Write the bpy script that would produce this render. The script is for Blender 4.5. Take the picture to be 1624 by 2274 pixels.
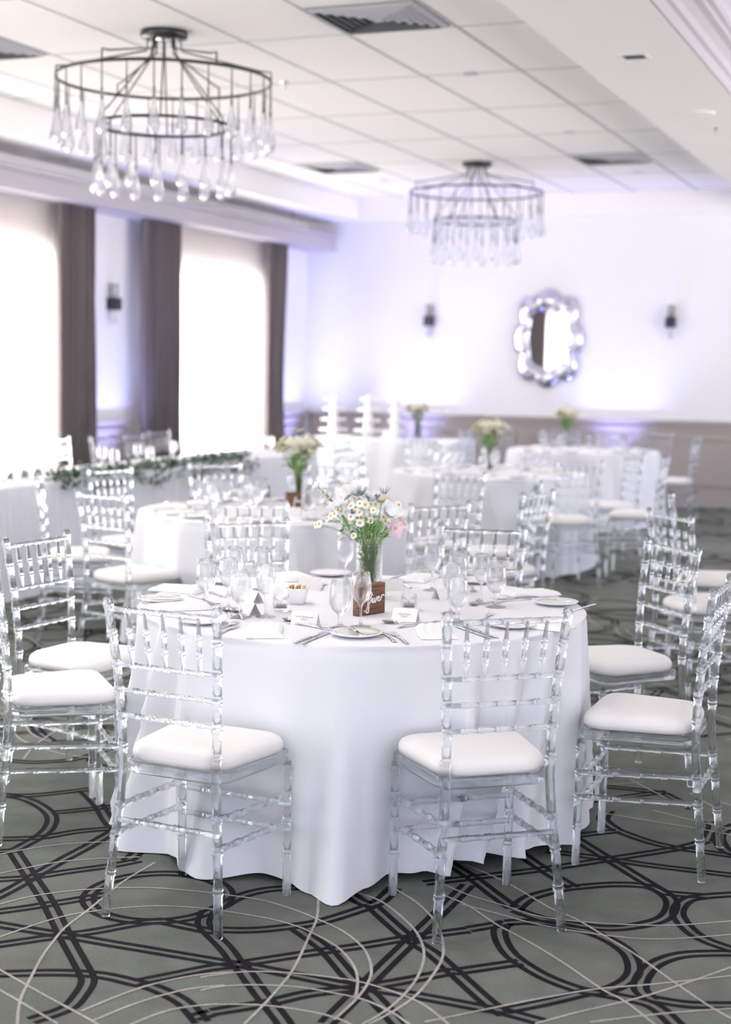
import bpy, bmesh, math, random
from mathutils import Vector, Matrix
PI = math.pi
rnd = random.Random(7)
S = bpy.context.scene
COL = S.collection
for o in list(bpy.data.objects): bpy.data.objects.remove(o)

# ------------------------------------------------------------------ camera
FPX, CX, CY, CAMH = 3383.0, 812.0, 1137.0, 1.60
yaw = math.atan2(2145 - 812, FPX); pit = math.atan2(1137 - 812, FPX); rol = 0.016
fw = Vector((-math.sin(yaw)*math.cos(pit), math.cos(yaw)*math.cos(pit), -math.sin(pit)))
r0 = Vector((math.cos(yaw), math.sin(yaw), 0)); u0 = r0.cross(fw)
RR = r0*math.cos(rol) + u0*math.sin(rol); UU = -r0*math.sin(rol) + u0*math.cos(rol)
CP = Vector((0, 0, CAMH))
cam = bpy.data.cameras.new('camera'); co = bpy.data.objects.new('camera', cam); COL.objects.link(co)
co.matrix_world = Matrix(((RR.x, UU.x, -fw.x, 0), (RR.y, UU.y, -fw.y, 0), (RR.z, UU.z, -fw.z, CAMH), (0, 0, 0, 1)))
cam.sensor_fit = 'VERTICAL'; cam.sensor_height = 33.6; cam.lens = FPX/2274*33.6
cam.clip_start = 0.05; cam.clip_end = 200
cam.dof.use_dof = True; cam.dof.focus_distance = 4.75; cam.dof.aperture_fstop = 2.0
S.camera = co
def at(px, py, z=0.0):
    d = fw + RR*((px-CX)/FPX) - UU*((py-CY)/FPX)
    return CP + d*((z-CAMH)/d.z)
def atY(px, py, Y):
    d = fw + RR*((px-CX)/FPX) - UU*((py-CY)/FPX)
    return CP + d*(Y/d.y)
def atX(px, py, X):
    d = fw + RR*((px-CX)/FPX) - UU*((py-CY)/FPX)
    return CP + d*(X/d.x)

# ------------------------------------------------------------------ look, world, lights
S.view_settings.view_transform = 'Standard'; S.view_settings.look = 'None'
S.view_settings.gamma = 1.0; S.view_settings.use_curve_mapping = False
S.view_settings.exposure = 1.5
cy = S.cycles
cy.max_bounces = 10; cy.diffuse_bounces = 4; cy.glossy_bounces = 4; cy.transmission_bounces = 9
cy.transparent_max_bounces = 24; cy.caustics_reflective = False; cy.caustics_refractive = False
cy.sample_clamp_indirect = 6.0; cy.use_denoising = True; cy.blur_glossy = 0.5
W = bpy.data.worlds.new('world'); S.world = W; W.use_nodes = True
bg = W.node_tree.nodes['Background']; bg.inputs[1].default_value = 1.0
_t = W.node_tree; _tc = _t.nodes.new('ShaderNodeTexCoord'); _sx = _t.nodes.new('ShaderNodeSeparateXYZ'); _cr = _t.nodes.new('ShaderNodeValToRGB')
_mr = _t.nodes.new('ShaderNodeMapRange'); _mr.inputs['From Min'].default_value = -1; _t.links.new(_tc.outputs['Generated'], _sx.inputs[0]); _t.links.new(_sx.outputs[2], _mr.inputs[0])
_t.links.new(_mr.outputs[0], _cr.inputs[0]); _t.links.new(_cr.outputs[0], bg.inputs[0])
_cr.color_ramp.elements[0].position = 0.42; _cr.color_ramp.elements[0].color = (4.0, 3.70, 3.55, 1)  # warm, brighter lower half added as fill for the ceiling
_cr.color_ramp.elements[1].position = 0.54; _cr.color_ramp.elements[1].color = (0.66, 0.76, 1.12, 1)

def area(name, loc, rot, sx, sy, power, col):
    l = bpy.data.lights.new(name, 'AREA'); l.shape = 'RECTANGLE'; l.size = sx; l.size_y = sy
    l.energy = power; l.color = col
    o = bpy.data.objects.new(name, l); COL.objects.link(o); o.location = loc; o.rotation_euler = rot
    return o
XL, YB, Z1, Z2 = -8.0, 18.12, 3.41, 3.667
WIN = [(9.45, 12.30), (14.10, 16.70), (5.07, 7.92), (0.69, 3.54)]   # daylight openings in the left wall
DAY = (1.0, 0.965, 0.91)
for i, (a, b) in enumerate(WIN):
    area('window_daylight', (XL-0.30, (a+b)/2, 1.5), (0, -PI/2, 0), 2.35, b-a, [200, 200, 200, 190][i], DAY)
def spot(name, loc, target, power, col, angle, blend=0.6, size=0.06):
    l = bpy.data.lights.new(name, 'SPOT'); l.energy = power; l.color = col; l.spot_size = angle; l.spot_blend = blend
    l.shadow_soft_size = size
    o = bpy.data.objects.new(name, l); COL.objects.link(o); o.location = loc
    o.rotation_euler = (Vector(target)-Vector(loc)).to_track_quat('-Z', 'Y').to_euler()
    return o
UPC = (0.36, 0.38, 1.0)
UPL = [((atY(930, 900, YB).x, YB-0.38, 0.16), (atY(930, 900, YB).x, YB-0.10, 3.3)),
       ((atY(1375, 900, YB).x, YB-0.38, 0.16), (atY(1375, 900, YB).x, YB-0.10, 3.3)),
       ((XL+0.38, 13.12, 0.16), (XL+0.10, 13.12, 3.3)),
       ((XL+0.38, 17.50, 0.16), (XL+0.10, 17.5, 3.3)),
       ((1.6, YB-0.38, 0.16), (1.6, YB-0.1, 3.3))]
for a, b in UPL: spot('uplight_beam', (a[0], a[1], 0.30), b, 52, UPC, 1.5, 0.9)

DOWN = [tuple(at(x, y, Z2).xy) for x, y in ((1046,162),(1266,292),(1418,381),(852,399))]+[(-3.7,6.3),(-5.8,7.6),(-2.6,3.4),(-3.4,4.9),(-5.9,5.0),(-1.9,5.6)]  # plain coordinates are added fill lights over the front tables, no known source
for x, y in DOWN: spot('downlight_and_fill_beam', (x, y, Z2-.06), (x, y, 0), 24, (1.0, .95, .93), 2.5, 1.0, 0.12)

# ------------------------------------------------------------------ materials
def mat(name): 
    m = bpy.data.materials.new(name); m.use_nodes = True; m.node_tree.nodes.clear(); return m
def N(m, t, **k):
    n = m.node_tree.nodes.new(t)
    for a, b in k.items():
        if a in n.inputs: n.inputs[a].default_value = b
        else: setattr(n, a, b)
    return n
def L(m, a, b): m.node_tree.links.new(a, b)
def pbr(name, col, rough=0.6, metal=0.0, noise=None, bump=None, sheen=0.0, coat=0.0, spec=0.5, sss=0.0):
    m = mat(name); out = N(m, 'ShaderNodeOutputMaterial'); p = N(m, 'ShaderNodeBsdfPrincipled')
    p.inputs['Base Color'].default_value = (*col, 1); p.inputs['Roughness'].default_value = rough
    p.inputs['Metallic'].default_value = metal; p.inputs['Specular IOR Level'].default_value = spec
    p.inputs['Sheen Weight'].default_value = sheen; p.inputs['Coat Weight'].default_value = coat
    if sss: p.inputs['Subsurface Weight'].default_value = sss; p.inputs['Subsurface Radius'].default_value = (.01, .01, .01)
    L(m, p.outputs[0], out.inputs[0])
    tc = N(m, 'ShaderNodeTexCoord')
    if noise:
        sc, amt = noise
        nz = N(m, 'ShaderNodeTexNoise', Scale=sc, Detail=6.0); L(m, tc.outputs['Object'], nz.inputs['Vector'])
        mr = N(m, 'ShaderNodeMapRange'); mr.inputs['To Min'].default_value = 1-amt; mr.inputs['To Max'].default_value = 1+amt
        L(m, nz.outputs['Fac'], mr.inputs['Value'])
        vm = N(m, 'ShaderNodeVectorMath', operation='SCALE'); vm.inputs[0].default_value = col
        L(m, mr.outputs[0], vm.inputs['Scale']); L(m, vm.outputs[0], p.inputs['Base Color'])
    if bump:
        sc, st = bump
        nz = N(m, 'ShaderNodeTexNoise', Scale=sc, Detail=4.0); L(m, tc.outputs['Object'], nz.inputs['Vector'])
        b = N(m, 'ShaderNodeBump', Strength=st, Distance=0.01); L(m, nz.outputs['Fac'], b.inputs['Height']); L(m, b.outputs[0], p.inputs['Normal'])
    return m
def clear(name, tint, ior, thru, rough=0.0, bump=None):
    m = mat(name); out = N(m, 'ShaderNodeOutputMaterial'); mx = N(m, 'ShaderNodeMixShader'); mx.inputs[0].default_value = 1-thru
    t = N(m, 'ShaderNodeBsdfTransparent'); t.inputs[0].default_value = (*tint, 1)
    g = N(m, 'ShaderNodeBsdfGlass', IOR=ior, Roughness=rough); g.inputs[0].default_value = (*tint, 1)
    L(m, t.outputs[0], mx.inputs[1]); L(m, g.outputs[0], mx.inputs[2]); L(m, mx.outputs[0], out.inputs[0])
    if bump:
        tc = N(m, 'ShaderNodeTexCoord'); v = N(m, 'ShaderNodeTexVoronoi', Scale=bump[0]); L(m, tc.outputs['Object'], v.inputs['Vector'])
        b = N(m, 'ShaderNodeBump', Strength=bump[1], Distance=0.004); L(m, v.outputs['Distance'], b.inputs['Height']); L(m, b.outputs[0], g.inputs['Normal'])
    return m
M = {}
M['acrylic'] = clear('clear_acrylic', (0.972, 0.988, 1.0), 1.42, 0.40)
M['glass'] = clear('clear_glass', (0.99, 0.995, 1.0), 1.30, 0.55)
M['cutglass'] = clear('pressed_glass', (0.985, 0.995, 0.99), 1.35, 0.5, 0.0, (95, 0.8))
M['drop'] = clear('blown_glass', (0.975, 0.98, 0.985), 1.45, 0.40)
M['cushion'] = pbr('ivory_cushion_vinyl', (0.90, 0.885, 0.865), 0.45, bump=(14, 0.06), sheen=0.1)
M['linen'] = pbr('white_linen', (0.86, 0.875, 0.92), 0.85, bump=(350, 0.06), sheen=0.15)  # white cloth; a little of the uplights' lavender is put into its colour
M['napkin'] = pbr('white_napkin', (0.93, 0.93, 0.94), 0.85, bump=(420, 0.08))
M['china'] = pbr('white_china', (0.90, 0.90, 0.90), 0.12, coat=0.5)
M['steel'] = pbr('polished_steel', (0.62, 0.62, 0.64), 0.16, 1.0)
M['card'] = pbr('ivory_card', (0.93, 0.92, 0.89), 0.7)
M['ink'] = pbr('grey_ink', (0.35, 0.35, 0.37), 0.8)
M['wall'] = pbr('white_wall_paint', (0.86, 0.86, 0.90), 0.7, noise=(1.5, 0.01))
M['taupe'] = pbr('taupe_panel_paint', (0.42, 0.38, 0.36), 0.5, noise=(2, 0.02))
M['ceil'] = pbr('ceiling_tile_white', (0.93, 0.91, 0.905), 0.9, bump=(60, 0.08))
M['plaster'] = pbr('soffit_plaster', (0.92, 0.905, 0.91), 0.85)
M['valance_crown_shade'] = pbr('grey_valance_paint_crown_shade', (0.50, 0.475, 0.53), 0.7)  # valance's own grey; on the crown moulding it stands in for shade
M['tbar'] = pbr('ceiling_grid_grey', (0.50, 0.50, 0.52), 0.6)
M['drape'] = pbr('taupe_drape_fabric', (0.19, 0.165, 0.17), 0.9, bump=(200, 0.15), sheen=0.2, noise=(3, 0.06))
M['darkmetal'] = pbr('bronze_metal', (0.05, 0.05, 0.052), 0.4, 0.8)
M['mirror'] = pbr('mirror_glass', (0.93, 0.93, 0.95), 0.02, 1.0)
M['mirframe'] = pbr('antique_mirror_frame', (0.58, 0.58, 0.66), 0.22, 1.0, bump=(30, 0.2))
M['wood'] = None
M['white'] = pbr('white_enamel', (0.90, 0.90, 0.89), 0.4)
M['black'] = pbr('black_plastic', (0.02, 0.02, 0.03), 0.4)
M['vent'] = pbr('grey_vent_metal', (0.52, 0.53, 0.58), 0.5)
M['ventdark'] = pbr('vent_shadow_gap', (0.05, 0.08, 0.08), 0.8)
M['leaf'] = pbr('fresh_leaf_green', (0.17, 0.36, 0.07), 0.5, noise=(40, 0.25))
M['stem'] = pbr('flower_stem_green', (0.30, 0.46, 0.17), 0.5)
M['garland'] = pbr('eucalyptus_green', (0.09, 0.15, 0.10), 0.6, noise=(25, 0.3))
M['petal'] = pbr('white_petal', (0.92, 0.92, 0.90), 0.6, sss=0.0)
M['cream'] = pbr('cream_petal', (0.90, 0.86, 0.66), 0.6, bump=(300, 0.6))
M['ivory'] = pbr('ivory_petal', (0.84, 0.83, 0.70), 0.6)
M['pink'] = pbr('pale_pink_petal', (0.92, 0.76, 0.78), 0.6)
M['yellow'] = pbr('chamomile_yellow', (0.85, 0.52, 0.03), 0.7, bump=(600, 0.6))
M['thistle'] = pbr('thistle_blue_green', (0.14, 0.26, 0.27), 0.5)
M['blue'] = pbr('thistle_blue', (0.10, 0.16, 0.50), 0.6)
M['sheerbase'] = None
m = mat('sheer_voile'); out = N(m, 'ShaderNodeOutputMaterial'); a = N(m, 'ShaderNodeBsdfTranslucent'); a.inputs[0].default_value = (0.92, 0.88, 0.84, 1)
d = N(m, 'ShaderNodeBsdfDiffuse'); d.inputs[0].default_value = (0.72, 0.66, 0.66, 1); t = N(m, 'ShaderNodeBsdfTransparent')
m1 = N(m, 'ShaderNodeMixShader'); m1.inputs[0].default_value = 0.35; m2 = N(m, 'ShaderNodeMixShader'); m2.inputs[0].default_value = 0.30
L(m, a.outputs[0], m1.inputs[1]); L(m, d.outputs[0], m1.inputs[2]); L(m, m1.outputs[0], m2.inputs[1]); L(m, t.outputs[0], m2.inputs[2]); L(m, m2.outputs[0], out.inputs[0])
M['sheer'] = m
m = mat('stained_pine'); out = N(m, 'ShaderNodeOutputMaterial'); p = N(m, 'ShaderNodeBsdfPrincipled'); p.inputs['Roughness'].default_value = 0.55
tc = N(m, 'ShaderNodeTexCoord'); mp = N(m, 'ShaderNodeMapping'); mp.inputs['Scale'].default_value = (3, 30, 90); L(m, tc.outputs['Object'], mp.inputs[0])
nz = N(m, 'ShaderNodeTexNoise', Scale=1.6, Detail=7.0, Distortion=1.2); L(m, mp.outputs[0], nz.inputs['Vector'])
cr = N(m, 'ShaderNodeValToRGB'); cr.color_ramp.elements[0].color = (0.075, 0.028, 0.014, 1); cr.color_ramp.elements[0].position = 0.35
cr.color_ramp.elements[1].color = (0.30, 0.145, 0.075, 1); cr.color_ramp.elements[1].position = 0.68
L(m, nz.outputs['Fac'], cr.inputs[0]); L(m, cr.outputs[0], p.inputs['Base Color']); L(m, p.outputs[0], out.inputs[0]); M['wood'] = m
def carpet(name, col, sc=260):
    m = mat(name); out = N(m, 'ShaderNodeOutputMaterial'); p = N(m, 'ShaderNodeBsdfPrincipled'); p.inputs['Roughness'].default_value = 0.95
    p.inputs['Specular IOR Level'].default_value = 0.15
    tc = N(m, 'ShaderNodeTexCoord'); n1 = N(m, 'ShaderNodeTexNoise', Scale=sc, Detail=3.0); n2 = N(m, 'ShaderNodeTexNoise', Scale=7.0, Detail=5.0)
    L(m, tc.outputs['Object'], n1.inputs['Vector']); L(m, tc.outputs['Object'], n2.inputs['Vector'])
    ad = N(m, 'ShaderNodeMath', operation='ADD'); L(m, n1.outputs['Fac'], ad.inputs[0])
    ml = N(m, 'ShaderNodeMath', operation='MULTIPLY'); ml.inputs[1].default_value = 0.5; L(m, n2.outputs['Fac'], ml.inputs[0]); L(m, ml.outputs[0], ad.inputs[1])
    mr = N(m, 'ShaderNodeMapRange'); mr.inputs['From Min'].default_value = 0.45; mr.inputs['From Max'].default_value = 1.05
    mr.inputs['To Min'].default_value = 0.55; mr.inputs['To Max'].default_value = 1.45; L(m, ad.outputs[0], mr.inputs['Value'])
    vm = N(m, 'ShaderNodeVectorMath', operation='SCALE'); vm.inputs[0].default_value = col; L(m, mr.outputs[0], vm.inputs['Scale']); L(m, vm.outputs[0], p.inputs['Base Color'])
    b = N(m, 'ShaderNodeBump', Strength=0.5, Distance=0.004); L(m, n1.outputs['Fac'], b.inputs['Height']); L(m, b.outputs[0], p.inputs['Normal'])
    L(m, p.outputs[0], out.inputs[0]); return m
M['sage'] = carpet('sage_carpet_pile', (0.165, 0.180, 0.160))
M['char'] = carpet('charcoal_carpet_stripe', (0.011, 0.010, 0.014))
M['bone'] = carpet('bone_carpet_line', (0.43, 0.41, 0.39))
m = mat('lens_glow'); out = N(m, 'ShaderNodeOutputMaterial'); e = N(m, 'ShaderNodeEmission'); e.inputs[0].default_value = (0.6, 0.62, 1, 1); e.inputs[1].default_value = 6
L(m, e.outputs[0], out.inputs[0]); M['glow'] = m

# ------------------------------------------------------------------ mesh builder
class MB:
    def __init__(s): s.v = []; s.f = []; s.sm = []; s.mi = []
    def add(s, vs, fs, smooth=False, mi=0):
        n = len(s.v); s.v += [tuple(v) for v in vs]
        for f in fs: s.f.append(tuple(i+n for i in f)); s.sm.append(smooth); s.mi.append(mi)
        return s
    def box(s, x0, x1, y0, y1, z0, z1, mi=0):
        return s.add([(x0,y0,z0),(x1,y0,z0),(x1,y1,z0),(x0,y1,z0),(x0,y0,z1),(x1,y0,z1),(x1,y1,z1),(x0,y1,z1)],
              [(0,3,2,1),(4,5,6,7),(0,1,5,4),(1,2,6,5),(2,3,7,6),(3,0,4,7)], False, mi)
    def tube(s, pts, rad, n=8, cap=True, mi=0):
        pts = [Vector(p) for p in pts]
        if not hasattr(rad, '__len__'): rad = [rad]*len(pts)
        t = (pts[1]-pts[0]).normalized(); a = Vector((0,0,1)) if abs(t.z) < .9 else Vector((1,0,0))
        u = t.cross(a).normalized(); vs = []; k = len(pts)
        for i, p in enumerate(pts):
            t = (pts[min(i+1,k-1)]-pts[max(i-1,0)])
            if t.length < 1e-9: t = Vector((0,0,1))
            t.normalize(); u = (u - t*u.dot(t)).normalized(); w = t.cross(u)
            for j in range(n):
                an = 2*PI*j/n; vs.append(p + (u*math.cos(an)+w*math.sin(an))*rad[i])
        fs = [(i*n+j, i*n+(j+1)%n, (i+1)*n+(j+1)%n, (i+1)*n+j) for i in range(k-1) for j in range(n)]
        if cap: fs += [tuple(range(n-1,-1,-1)), tuple((k-1)*n+j for j in range(n))]
        return s.add(vs, fs, True, mi)
    def lathe(s, prof, n=24, c=(0,0,0), closed=False, mi=0, smooth=True):
        vs = []; k = len(prof)
        for r, z in prof:
            for j in range(n):
                a = 2*PI*j/n; vs.append((c[0]+r*math.cos(a), c[1]+r*math.sin(a), c[2]+z))
        K = k if closed else k-1
        fs = [(i*n+j, i*n+(j+1)%n, ((i+1)%k)*n+(j+1)%n, ((i+1)%k)*n+j) for i in range(K) for j in range(n)]
        return s.add(vs, fs, smooth, mi)
    def grid(s, fn, nu, nv, smooth=True, mi=0, wrap=False):
        vs = [fn(i/nu, j/nv) for j in range(nv+1) for i in range(nu + (0 if wrap else 1))]
        w = nu if wrap else nu+1
        fs = []
        for j in range(nv):
            for i in range(nu):
                i2 = (i+1) % w if wrap else i+1
                fs.append((j*w+i, j*w+i2, (j+1)*w+i2, (j+1)*w+i))
        return s.add(vs, fs, smooth, mi)
    def ball(s, c, r, n=10, m=6, sc=(1,1,1), mi=0):
        vs = []
        for i in range(m+1):
            ph = PI*i/m
            for j in range(n):
                a = 2*PI*j/n; vs.append((c[0]+r*sc[0]*math.sin(ph)*math.cos(a), c[1]+r*sc[1]*math.sin(ph)*math.sin(a), c[2]+r*sc[2]*math.cos(ph)))
        fs = [(i*n+j, (i+1)*n+j, (i+1)*n+(j+1)%n, i*n+(j+1)%n) for i in range(m) for j in range(n)]
        return s.add(vs, fs, True, mi)
    def prism(s, poly, z0, z1, mi=0, smooth=False):
        n = len(poly); vs = [(x,y,z0) for x,y in poly]+[(x,y,z1) for x,y in poly]
        fs = [tuple(range(n-1,-1,-1)), tuple(range(n,2*n))]+[(i,(i+1)%n,n+(i+1)%n,n+i) for i in range(n)]
        return s.add(vs, fs, smooth, mi)
    def build(s, name, mats, parent=None):
        me = bpy.data.meshes.new(name); me.from_pydata(s.v, [], s.f); me.update()
        me.polygons.foreach_set('use_smooth', s.sm); me.polygons.foreach_set('material_index', s.mi)
        for x in (mats if isinstance(mats, (list, tuple)) else [mats]): me.materials.append(x)
        b = bmesh.new(); b.from_mesh(me); bmesh.ops.remove_doubles(b, verts=b.verts, dist=1e-6); bmesh.ops.recalc_face_normals(b, faces=b.faces); b.to_mesh(me); b.free()
        o = bpy.data.objects.new(name, me); COL.objects.link(o)
        if parent: o.parent = parent
        return o
def tag(o, label=None, cat=None, group=None, kind=None):
    if label: o['label'] = label
    if cat: o['category'] = cat
    if group: o['group'] = group
    if kind: o['kind'] = kind
    return o
def thing(name, loc=(0,0,0), rz=0.0, label=None, cat=None, group=None):
    o = bpy.data.objects.new(name, None); COL.objects.link(o); o.empty_display_size = 0.1
    o.location = loc; o.rotation_euler = (0,0,rz)
    return tag(o, label, cat, group)
def struct(name, mb, m, parent=None):
    o = mb.build(name, m, parent)
    if not parent: o['kind'] = 'structure'
    return o
def dup(root, loc, rz=0.0, label=None, group=None):
    def cp(o, par):
        c = o.copy(); COL.objects.link(c)
        if par: c.parent = par
        for ch in kids.get(o.name, []): cp(ch, c)
        return c
    kids = {}
    def walk(o):
        kids[o.name] = list(o.children)
        for ch in o.children: walk(ch)
    walk(root)
    r = cp(root, None); r.location = loc; r.rotation_euler = (0,0,rz)
    if label: r['label'] = label
    if group: r['group'] = group
    return r
class Maker:
    """first call places the prototype itself, later calls copy it"""
    def __init__(s, fn): s.fn = fn; s.root = None
    def __call__(s, loc, rz, label, group=None):
        if s.root is None:
            s.root = s.fn(); s.root.location = loc; s.root.rotation_euler = (0,0,rz); s.root['label'] = label
            if group: s.root['group'] = group
            return s.root
        r = dup(s.root, loc, rz, label, group)
        if not group and 'group' in r: del r['group']
        return r

# ------------------------------------------------------------------ room
XR = 5.0
# ---- floor with woven pattern
def pl(o, sc, pts): return [(o[0]+x/sc, o[1]+y/sc) for x, y in pts]
O1, S1, O2, O3, S3 = (0,1750), 2.9, (480,1900), (960,1800), 2.446
def E(pts, o, s): return pl(o, s, pts)
dark = [E(p, O1, S1) for p in [
 [(90,410),(200,575),(310,740),(415,945),(550,1190)], [(550,1190),(565,1250),(520,1330),(430,1420),(200,1500)],
 [(870,1255),(1000,1290),(1180,1380),(1300,1510)], [(740,275),(550,385),(400,465),(210,575),(60,660),(-60,720)],
 [(-40,592),(200,575),(450,537),(720,500),(900,465)], [(-40,800),(180,770),(400,735),(700,685)],
 [(-40,1015),(370,955),(600,925),(900,870),(1050,855)], [(-40,875),(200,915),(420,950),(700,1000),(1000,1050),(1530,1140)],
 [(-40,1200),(300,1190),(530,1195),(700,1215),(870,1255)], [(870,1255),(1100,1210),(1350,1160),(1530,1140)],
 [(330,160),(500,145),(720,120)], [(-40,330),(250,320),(500,280),(740,260)], [(540,15),(640,120),(720,240),(850,320),(890,400),(820,470)],
 [(-40,40),(150,50),(350,35),(600,5)], [(1050,860),(1340,920),(1432,921)], [(1350,930),(1460,1040),(1530,1140)],
 [(1340,790),(1310,870),(1350,930)], [(1250,1478),(1362,1450)],
 [(-60,40),(120,60),(250,110),(330,180),(320,250),(260,310),(180,355),(90,400),(-20,410)]]]
dark += [E(p, O2, S1) for p in [
 [(30,330),(150,265),(300,225),(450,210),(600,205),(800,225),(830,230)], [(40,480),(250,480),(500,455),(700,420),(1000,325)],
 [(150,700),(280,880),(400,1030),(450,1100)], [(150,700),(400,660),(700,615),(950,580),(1250,530),(1624,480)],
 [(520,470),(620,540),(720,620),(860,780),(950,850),(1060,960),(1180,1090)], [(150,700),(500,770),(800,830),(950,850),(1300,905),(1700,980)],
 [(-30,1010),(330,950),(600,890),(950,850),(1250,800),(1530,745)], [(710,1085),(850,945),(950,850),(1100,700),(1270,535),(1450,360),(1624,190)],
 [(1000,320),(1120,430),(1250,540),(1400,635),(1530,750)], [(830,230),(1000,320),(1150,210)]]]
dark += [E(p, O3, S3) for p in [
 [(450,540),(520,480),(650,440),(780,418),(1000,402),(1180,415),(1285,470),(1300,530),(1250,590),(1120,625),(960,640),(780,620),(600,590),(450,540)],
 [(400,610),(365,660),(400,750),(480,825),(650,920),(860,985),(1010,955),(1095,880),(1060,770),(900,675),(700,625),(520,605),(400,610)],
 [(1660,455),(1490,466),(1380,490),(1335,560),(1400,650),(1500,710),(1660,765)], [(1200,1030),(1130,970),(1160,880),(1250,815),(1400,780),(1680,775)],
 [(1200,1025),(1400,1055),(1660,1060)], [(660,155),(800,135),(1010,110)], [(670,85),(960,265),(1230,430),(1290,450),(1490,466)],
 [(-40,395),(220,365),(600,320),(960,265),(1340,205),(1490,165)], [(1010,110),(1180,170),(1340,205),(1660,250)],
 [(430,200),(620,330),(770,420)], [(620,220),(960,265),(1200,300),(1660,355)], [(220,365),(330,450),(440,530)], [(80,280),(220,365)],
 [(197,646),(400,612)], [(118,878),(480,825)], [(118,876),(300,1040),(400,1110)], [(262,1072),(340,1082),(400,1085)], [(400,1085),(620,1040),(850,985)], [(380,1090),(600,1150)],
 [(860,985),(1000,1010),(1200,1060),(1330,1170)], [(960,0),(930,50),(1010,110)], [(1490,165),(1530,90),(1500,60)], [(1700,60),(1560,130),(1600,220),(1700,250)]]]
def circ_from(c, l, t):   # ring: centre pixel, a pixel on it
    C = at(*c); r = (at(*l)-C).length
    return [((C.x+r*math.cos(a), C.y+r*math.sin(a))) for a in [2*PI*i/40 for i in range(41)]]
bone = [E(p, O1, S1) for p in [
 [(-40,437),(200,390),(450,360),(700,348),(900,348)], [(-40,560),(200,510),(400,475),(650,455),(900,445)],
 [(-40,760),(200,700),(450,665),(750,645),(1000,645),(1300,670)], [(-40,975),(200,890),(400,830),(600,795),(900,765),(1150,765),(1400,785)],
 [(110,1540),(130,1370),(190,1240),(270,1090),(350,980),(420,900),(550,800),(650,720),(800,600),(1000,480)],
 [(-40,1150),(170,1270),(350,1370),(500,1450),(640,1530)], [(-40,1280),(150,1390),(370,1520)], [(520,1440),(900,1290),(1250,1210),(1500,1188)],
 [(600,1500),(900,1380),(1200,1300),(1450,1272)], [(830,1530),(1100,1430),(1400,1392)]]]
bone += [E(p, O2, S1) for p in [
 [(-92,236),(30,250),(300,290),(500,350),(650,410),(820,490),(950,600),(1000,720),(980,820),(900,930),(760,1060)], [(8,352),(300,400),(500,450),(620,500),(780,590),(880,700),(912,800),(900,910)],
 [(660,240),(650,400),(600,520),(500,730),(400,860),(300,970),(180,1090)], [(870,230),(1050,290),(1200,400),(1300,510),(1340,640),(1300,780),(1200,910),(1080,1010),(940,1090)],
 [(1160,220),(1300,310),(1420,440),(1465,600),(1430,720),(1300,890),(1150,1000),(980,1090)], [(-100,785),(0,770),(200,750),(450,755),(700,780),(950,820),(1200,900),(1350,970),(1500,1090)],
 [(-100,870),(0,850),(200,835),(500,845),(750,885),(950,930),(1130,1010),(1260,1100)], [(-100,965),(0,960),(300,965),(600,1005),(780,1050),(890,1100)]]]
bone += [E(p, O3, S3) for p in [
 [(60,400),(200,460),(400,520),(600,580),(900,612),(1200,625),(1400,620),(1660,598)], [(60,460),(200,520),(350,620),(500,700),(700,820),(920,970),(1050,1040),(1230,1180)],
 [(170,290),(400,390),(640,530),(780,590),(950,690),(1100,780),(1310,930),(1500,1060),(1660,1150)], [(160,510),(350,560),(600,625),(950,680),(1250,700),(1660,672)],
 [(-40,1150),(300,1080),(600,1020),(900,970),(1200,945),(1660,895)], [(560,1160),(800,1095),(1100,1025),(1330,955),(1660,840)],
 [(860,1150),(1300,1100),(1660,1075)], [(900,10),(1200,60),(1450,100),(1660,140)], [(1200,0),(1400,50),(1660,110)]]]
def smooth(p):
    if len(p) < 3: return p
    out = []
    for i in range(len(p)-1):
        a = p[max(i-1,0)]; b = p[i]; c = p[i+1]; d = p[min(i+2,len(p)-1)]
        for k in range(5):
            t = k/5
            out.append(tuple(.5*((2*b[j])+(-a[j]+c[j])*t+(2*a[j]-5*b[j]+4*c[j]-d[j])*t*t+(-a[j]+3*b[j]-3*c[j]+d[j])*t**3) for j in (0,1)))
    out.append(p[-1]); return out
def topl(pxs): return [(lambda P: (P.x, P.y))(at(x, y)) for x, y in smooth(pxs)]
darkP = [topl(p) for p in dark]; boneP = [topl(p) for p in bone]
def circ3(a, b, c):
    A, B, C = [at(*p) for p in (a, b, c)]; D = 2*(A.x*(B.y-C.y)+B.x*(C.y-A.y)+C.x*(A.y-B.y)); q = [p.x**2+p.y**2 for p in (A, B, C)]
    ux = (q[0]*(B.y-C.y)+q[1]*(C.y-A.y)+q[2]*(A.y-B.y))/D; uy = (q[0]*(C.x-B.x)+q[1]*(A.x-C.x)+q[2]*(B.x-A.x))/D
    r = math.hypot(A.x-ux, A.y-uy); return [(ux+r*math.cos(2*PI*i/48), uy+r*math.sin(2*PI*i/48)) for i in range(49)]
darkP.append(circ3((246,1957), (497,1971), (362,2046)))
def traced(x, y):
    d = Vector((x, y, 0))-CP; z = d.dot(fw)
    if z < .5: return False
    px = CX+FPX*d.dot(RR)/z; py = CY-FPX*d.dot(UU)/z
    return -80 < px < 1700 and py > (1760 if px < 700 else 1800) and py < 2330
def outside(P):
    runs = []; cur = []
    for p in P:
        if traced(*p):
            if len(cur) > 1: runs.append(cur)
            cur = []
        else: cur.append(p)
    if len(cur) > 1: runs.append(cur)
    return runs
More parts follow.
